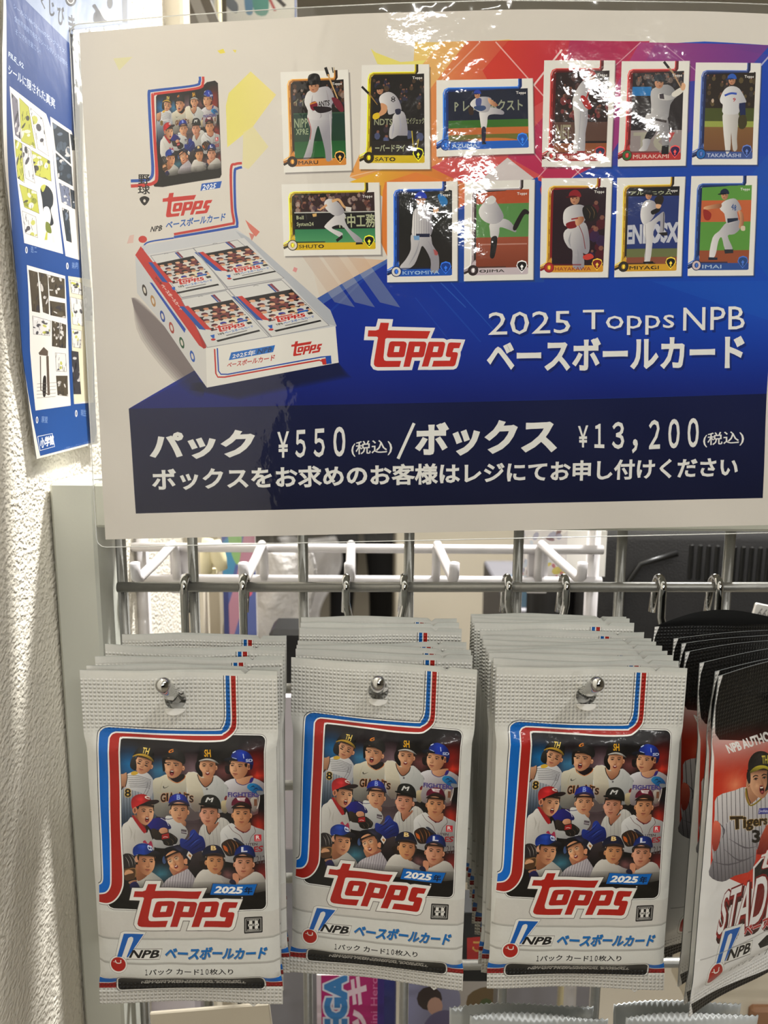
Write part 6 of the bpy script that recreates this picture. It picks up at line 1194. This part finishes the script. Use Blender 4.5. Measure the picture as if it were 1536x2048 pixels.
# low things under the packs
def art3(a):
    a.p('0,0 120,0 120,160 0,160', (176, 24, 112)); a.p('0,0 8,0 8,160 0,160', (216, 200, 208)); 
    a.text('SEGA', [(16, 120), (16, 2), (52, 2), (52, 120)], (60, 130, 190), .06, out=(.12, (214, 214, 226)))
    a.text('ラッキ', [(58, 150), (58, 4), (88, 4), (88, 150)], (224, 200, 212), .05); a.text('Lucky Mini Hero', [(96, 158), (96, 2), (112, 2), (112, 158)], (214, 130, 176), .0)
    a.p('108,0 120,0 120,160 108,160', (60, 40, 130))
printed('toy_package', 'magenta toy package with blue lettering set sideways, low middle', 'package', 634, 768, 1950, 2140, .45, art3, .02, 120, 160)
slab('blue_card', 'narrow blue card edge right of the magenta package', 'card', 764, 792, 1940, 2120, .46, M['blue'], .01, .001)
slab('cream_card', 'cream card with a slanting top edge under the left silver stack', 'card', 300, 540, 2018, 2130, .36, M['beige'], .002, .0005, tilt=-.10)
slab('clear_case', 'upright pale case under the left silver stack', 'case', 250, 400, 1930, 2150, .50, M['lav'], .02, .003)
def art4(a):
    a.p('0,0 120,0 120,100 0,100', (190, 184, 180)); a.p('0,0 60,0 70,40 0,70', (150, 150, 180), 1); a.p(ell(30, 24, 18, 16, 12), (60, 44, 44)); a.p(ell(38, 34, 11, 12, 12), (206, 166, 150)); a.p('30,48 60,40 80,70 20,80', (110, 104, 140), 1); a.p('84,20 120,10 120,60 90,60', (120, 100, 70), 1); a.p(ell(96, 40, 8, 7, 8), (170, 130, 50)); a.p(ell(110, 30, 9, 7, 8), (80, 96, 60))
printed('photo_card', 'small picture card with a dark-haired figure, under the middle stack', 'picture card', 816, 985, 1960, 2110, .47, art4, W_=120, H_=100)
def art5(a): a.p('0,0 100,0 100,140 0,140', (30, 28, 28)); a.p('10,50 92,44 96,104 12,110', (190, 46, 40)); a.text('こと', (26, 56, 76, 78), (214, 170, 90), .03, 1)
printed('black_carton', 'black carton with a red panel between middle and third stacks', 'carton', 926, 1000, 1826, 1962, .42, art5, .02, bm=M['blackp'])
# serrated pouches of the row below
def pouch(px0, px1, py, zc, roll, label):
    a = P(px0, py, zc); b = P(px1, py, zc); w_ = b.x-a.x; n = int(w_/.0024)
    top = [(w_*(i/(2*n)-.5), (0 if i % 2 else .0009)+.002*math.sin(i/(2*n)*math.pi)) for i in range(2*n+1)]
    mb = MB(); L = len(top); zs_ = [0, -.004, -.010, -.02, -.04, -.08, -.12]
    V = [(x*(1 if j else 1), -.0015*(math.sin(x*90+j)*.5)-(.003*min(1, max(0, j-2)/2)*(1-(2*x/w_)**4)), z+zz if j == 0 else zz) for j, zz in enumerate(zs_) for x, z in top]
    mb.add(V, [(j*L+i, j*L+i+1, (j+1)*L+i+1, (j+1)*L+i) for j in range(len(zs_)-1) for i in range(L-1)])
    o = mb.build('serrated_pouch', M['pouch'], smooth=True); o.location = (a+b)/2; o.rotation_euler = (0, roll, 0); tag(o, label, 'pouch', 'serrated silver pouches of the row below')
    s_ = o.modifiers.new('s', 'SOLIDIFY'); s_.thickness = .0006
pouch(899, 1186, 2016, .352, R_(-1), 'serrated silver pouch lowest left, below the third stack')
pouch(940, 1215, 2036, .335, R_(1), 'serrated silver pouch nearest the viewer at lower left of the pair')
pouch(1228, 1480, 2010, .352, R_(-1.5), 'serrated silver pouch behind, below the black packs')
pouch(1252, 1514, 2034, .335, R_(-2), 'serrated silver pouch nearest the viewer at lower right')
slab('brown_shelf_edge', 'brown shelf edge at the lower right corner', 'shelf', 1500, 1700, 2020, 2110, .5, mat('brown_wood', (150, 110, 80), .5), .05, .002)
slab('frosted_case', 'frosted cream case behind the bottom of the black packs', 'case', 1400, 1640, 1900, 2060, .50, M['beige'], .05, .004)
# things seen over the sign
sl = MB().box((-.03, 0, -.16), (-.012, .004, .12), .001); o = thing('brochure_holder', 'dark brochure leaning beyond the sign, top left', 'brochure', P(398, 20, .62), (0, R_(-22), 0))
MB().box((-.012, 0, -.06), (.012, .003, .08), .0006).build('cover', mat('dark_cover', (84, 76, 66), .3, coat=.5, noise=(60, .3)), o); MB().box((-.004, -.0006, -.05), (.004, 0, .07), .0001).build('light_stripe', mat('grey_print', (150, 146, 140), .4), o)
slab('dark_binder', 'dark glossy binder standing behind the top left of the sign', 'binder', 392, 436, -140, 1050, .66, mat('binder_grey', (96, 90, 84), .3, coat=.5, noise=(50, .25)), .02, .001)
slab('cream_strip', 'cream upright strip beside the dark binder', 'strip', 436, 451, -140, 1050, .68, M['cream'], .01, .001)
def art6(a):
    a.p('0,0 100,0 100,140 0,140', (206, 204, 198)); a.p('38,60 56,50 60,110 40,110', (80, 140, 130), 1); a.p('26,80 34,70 38,110 28,112', (90, 130, 160), 1); a.p('0,80 16,96 14,112 0,100', (110, 116, 124), 1); a.line('50,70 78,88 90,80 100,80 100,120', 4, (40, 90, 170)); a.line('70,84 84,100', 6, (50, 44, 44), 1); a.line('62,88 70,108', 4, (170, 80, 80), 1)
printed('framed_drawing', 'white board with a small coloured drawing above the sign', 'drawing', 452, 592, -110, 60, .70, art6)
# ------------------------------------------------------------------ the person far behind, seen between the grid wires
def person(loc, H=1.68):
    t = thing('person', 'person in black trousers and dark top standing far behind the grid', 'person', loc, (0, 0, R_(160)))
    V = dict(pel=(0, 0, .92), ch=(0, .01, 1.22), nk=(0, .01, 1.40), hd=(0, .0, 1.47), hl=(.085, 0, .88), kl=(.095, -.02, .48), al=(.10, .02, .09), tl=(.115, -.13, .045), hr=(-.085, 0, .88), kr=(-.095, -.01, .48), ar=(-.10, .03, .09), tr=(-.115, -.12, .045), sl=(.17, .01, 1.34), el=(.22, .03, 1.08), wl=(.22, -.03, .86), sr=(-.17, .01, 1.34), er=(-.22, .03, 1.08), wr=(-.22, -.03, .86))
    Rr = dict(pel=.135, ch=.125, nk=.055, hd=.05, hl=.092, kl=.062, al=.045, tl=.032, hr=.092, kr=.062, ar=.045, tr=.032, sl=.058, el=.042, wl=.028, sr=.058, er=.042, wr=.028)
    E_ = [('pel', 'ch'), ('ch', 'nk'), ('nk', 'hd'), ('pel', 'hl'), ('hl', 'kl'), ('kl', 'al'), ('al', 'tl'), ('pel', 'hr'), ('hr', 'kr'), ('kr', 'ar'), ('ar', 'tr'), ('ch', 'sl'), ('sl', 'el'), ('el', 'wl'), ('ch', 'sr'), ('sr', 'er'), ('er', 'wr')]
    k = list(V); me = bpy.data.meshes.new('body'); me.from_pydata([V[q] for q in k], [(k.index(a), k.index(b)) for a, b in E_], []); o = bpy.data.objects.new('body', me); link(o, t)
    for mm in (M['black'], M['shirt'], M['skin'], M['shoe']): me.materials.append(mm)
    o.modifiers.new('sk', 'SKIN'); sv = me.skin_vertices[0].data
    for i, q in enumerate(k): sv[i].radius = (Rr[q], Rr[q]*(.8 if q in ('pel', 'ch') else 1)); sv[i].use_root = q == 'pel'
    o.modifiers.new('ss', 'SUBSURF').levels = 2; o.modifiers['ss'].render_levels = 2
    dg = bpy.context.evaluated_depsgraph_get(); m2 = bpy.data.meshes.new_from_object(o.evaluated_get(dg)); o.modifiers.clear(); o.data = m2
    m2.materials.clear(); [m2.materials.append(mm) for mm in (M['black'], M['shirt'], M['skin'], M['shoe'])]
    for p in m2.polygons:
        c = p.center; p.material_index = 3 if c.z < .075 else 1 if c.z > .94 and c.z < 1.39 else 2 if c.z >= 1.39 or (abs(c.x) > .17 and c.z < .95) else 0; p.use_smooth = True
    # head with face
    import bmesh
    bm = bmesh.new(); bmesh.ops.create_uvsphere(bm, u_segments=28, v_segments=20, radius=1)
    for v in bm.verts:
        x, y, z = v.co; f = 1-.28*max(0, -z)**1.5; x *= .076*f; y2 = y*.095*(1-.12*max(0, -z)); 
        if y < 0: y2 -= .016*math.exp(-((x/.012)**2+((z+.08)/.22)**2)); y2 += .008*sum(math.exp(-(((x-s*.03)/.014)**2+((z-.08)/.12)**2)) for s in (-1, 1)); y2 -= .004*math.exp(-((x/.02)**2+((z+.48)/.08)**2))
        v.co = (x, y2, z*.115)
    mh = bpy.data.meshes.new('head'); bm.to_mesh(mh); bm.free(); mh.materials.append(M['skin']); [setattr(p, 'use_smooth', True) for p in mh.polygons]
    h = bpy.data.objects.new('head', mh); link(h, t); h.location = (0, 0, 1.56)
    MB().grid(lambda u, v: (.081*math.sin(v*1.75)*math.cos(u*2*math.pi), .100*math.sin(v*1.75)*math.sin(u*2*math.pi)+.008, .120*math.cos(v*1.75)+(.03 if math.sin(u*2*math.pi) < -.5 and v > .6 else -.02*v)), 24, 10).build('hair', M['hair'], h, True)
    for s in (-1, 1):
        MB().tube([(s*.074, .005, -.02), (s*.080, .008, 0), (s*.078, .004, .025)], .008, 8).build('ear', M['skin'], h, True)
        MB().tube([(s*.03-.009, -.083, .012), (s*.03, -.086, .014), (s*.03+.009, -.083, .012)], .004, 8).build('eye', M['hair'], h, True)
        w = V['wl' if s > 0 else 'wr']
        hd = MB().tube([(w[0], w[1], w[2]), (w[0]+s*.004, w[1]-.012, w[2]-.05), (w[0], w[1]-.018, w[2]-.09)], [.024, .036, .028], 10).build('hand', M['skin'], t, True)
        for f in range(4): MB().tube([(w[0]+s*.0, w[1]-.04+f*.017, w[2]-.085), (w[0]-s*.006, w[1]-.045+f*.018, w[2]-.12), (w[0]-s*.016, w[1]-.042+f*.017, w[2]-.155+abs(f-1.5)*.006)], [.0095, .0085, .007], 8).build('finger', M['skin'], hd, True)
        MB().tube([(w[0], w[1]-.03, w[2]-.04), (w[0]-s*.012, w[1]-.06, w[2]-.07), (w[0]-s*.014, w[1]-.066, w[2]-.095)], [.011, .010, .008], 8).build('thumb', M['skin'], hd, True)
    MB().tube([(-.02, -.080, -.052), (0, -.086, -.053), (.02, -.080, -.052)], .004, 8).build('mouth', mat('lips', (170, 96, 88), .5), h, True)
    return t
pp = ray(722, 1150); k_ = 3.3/pp.y; person((CAM.x+pp.x*k_, CAM.y+3.3, 0))
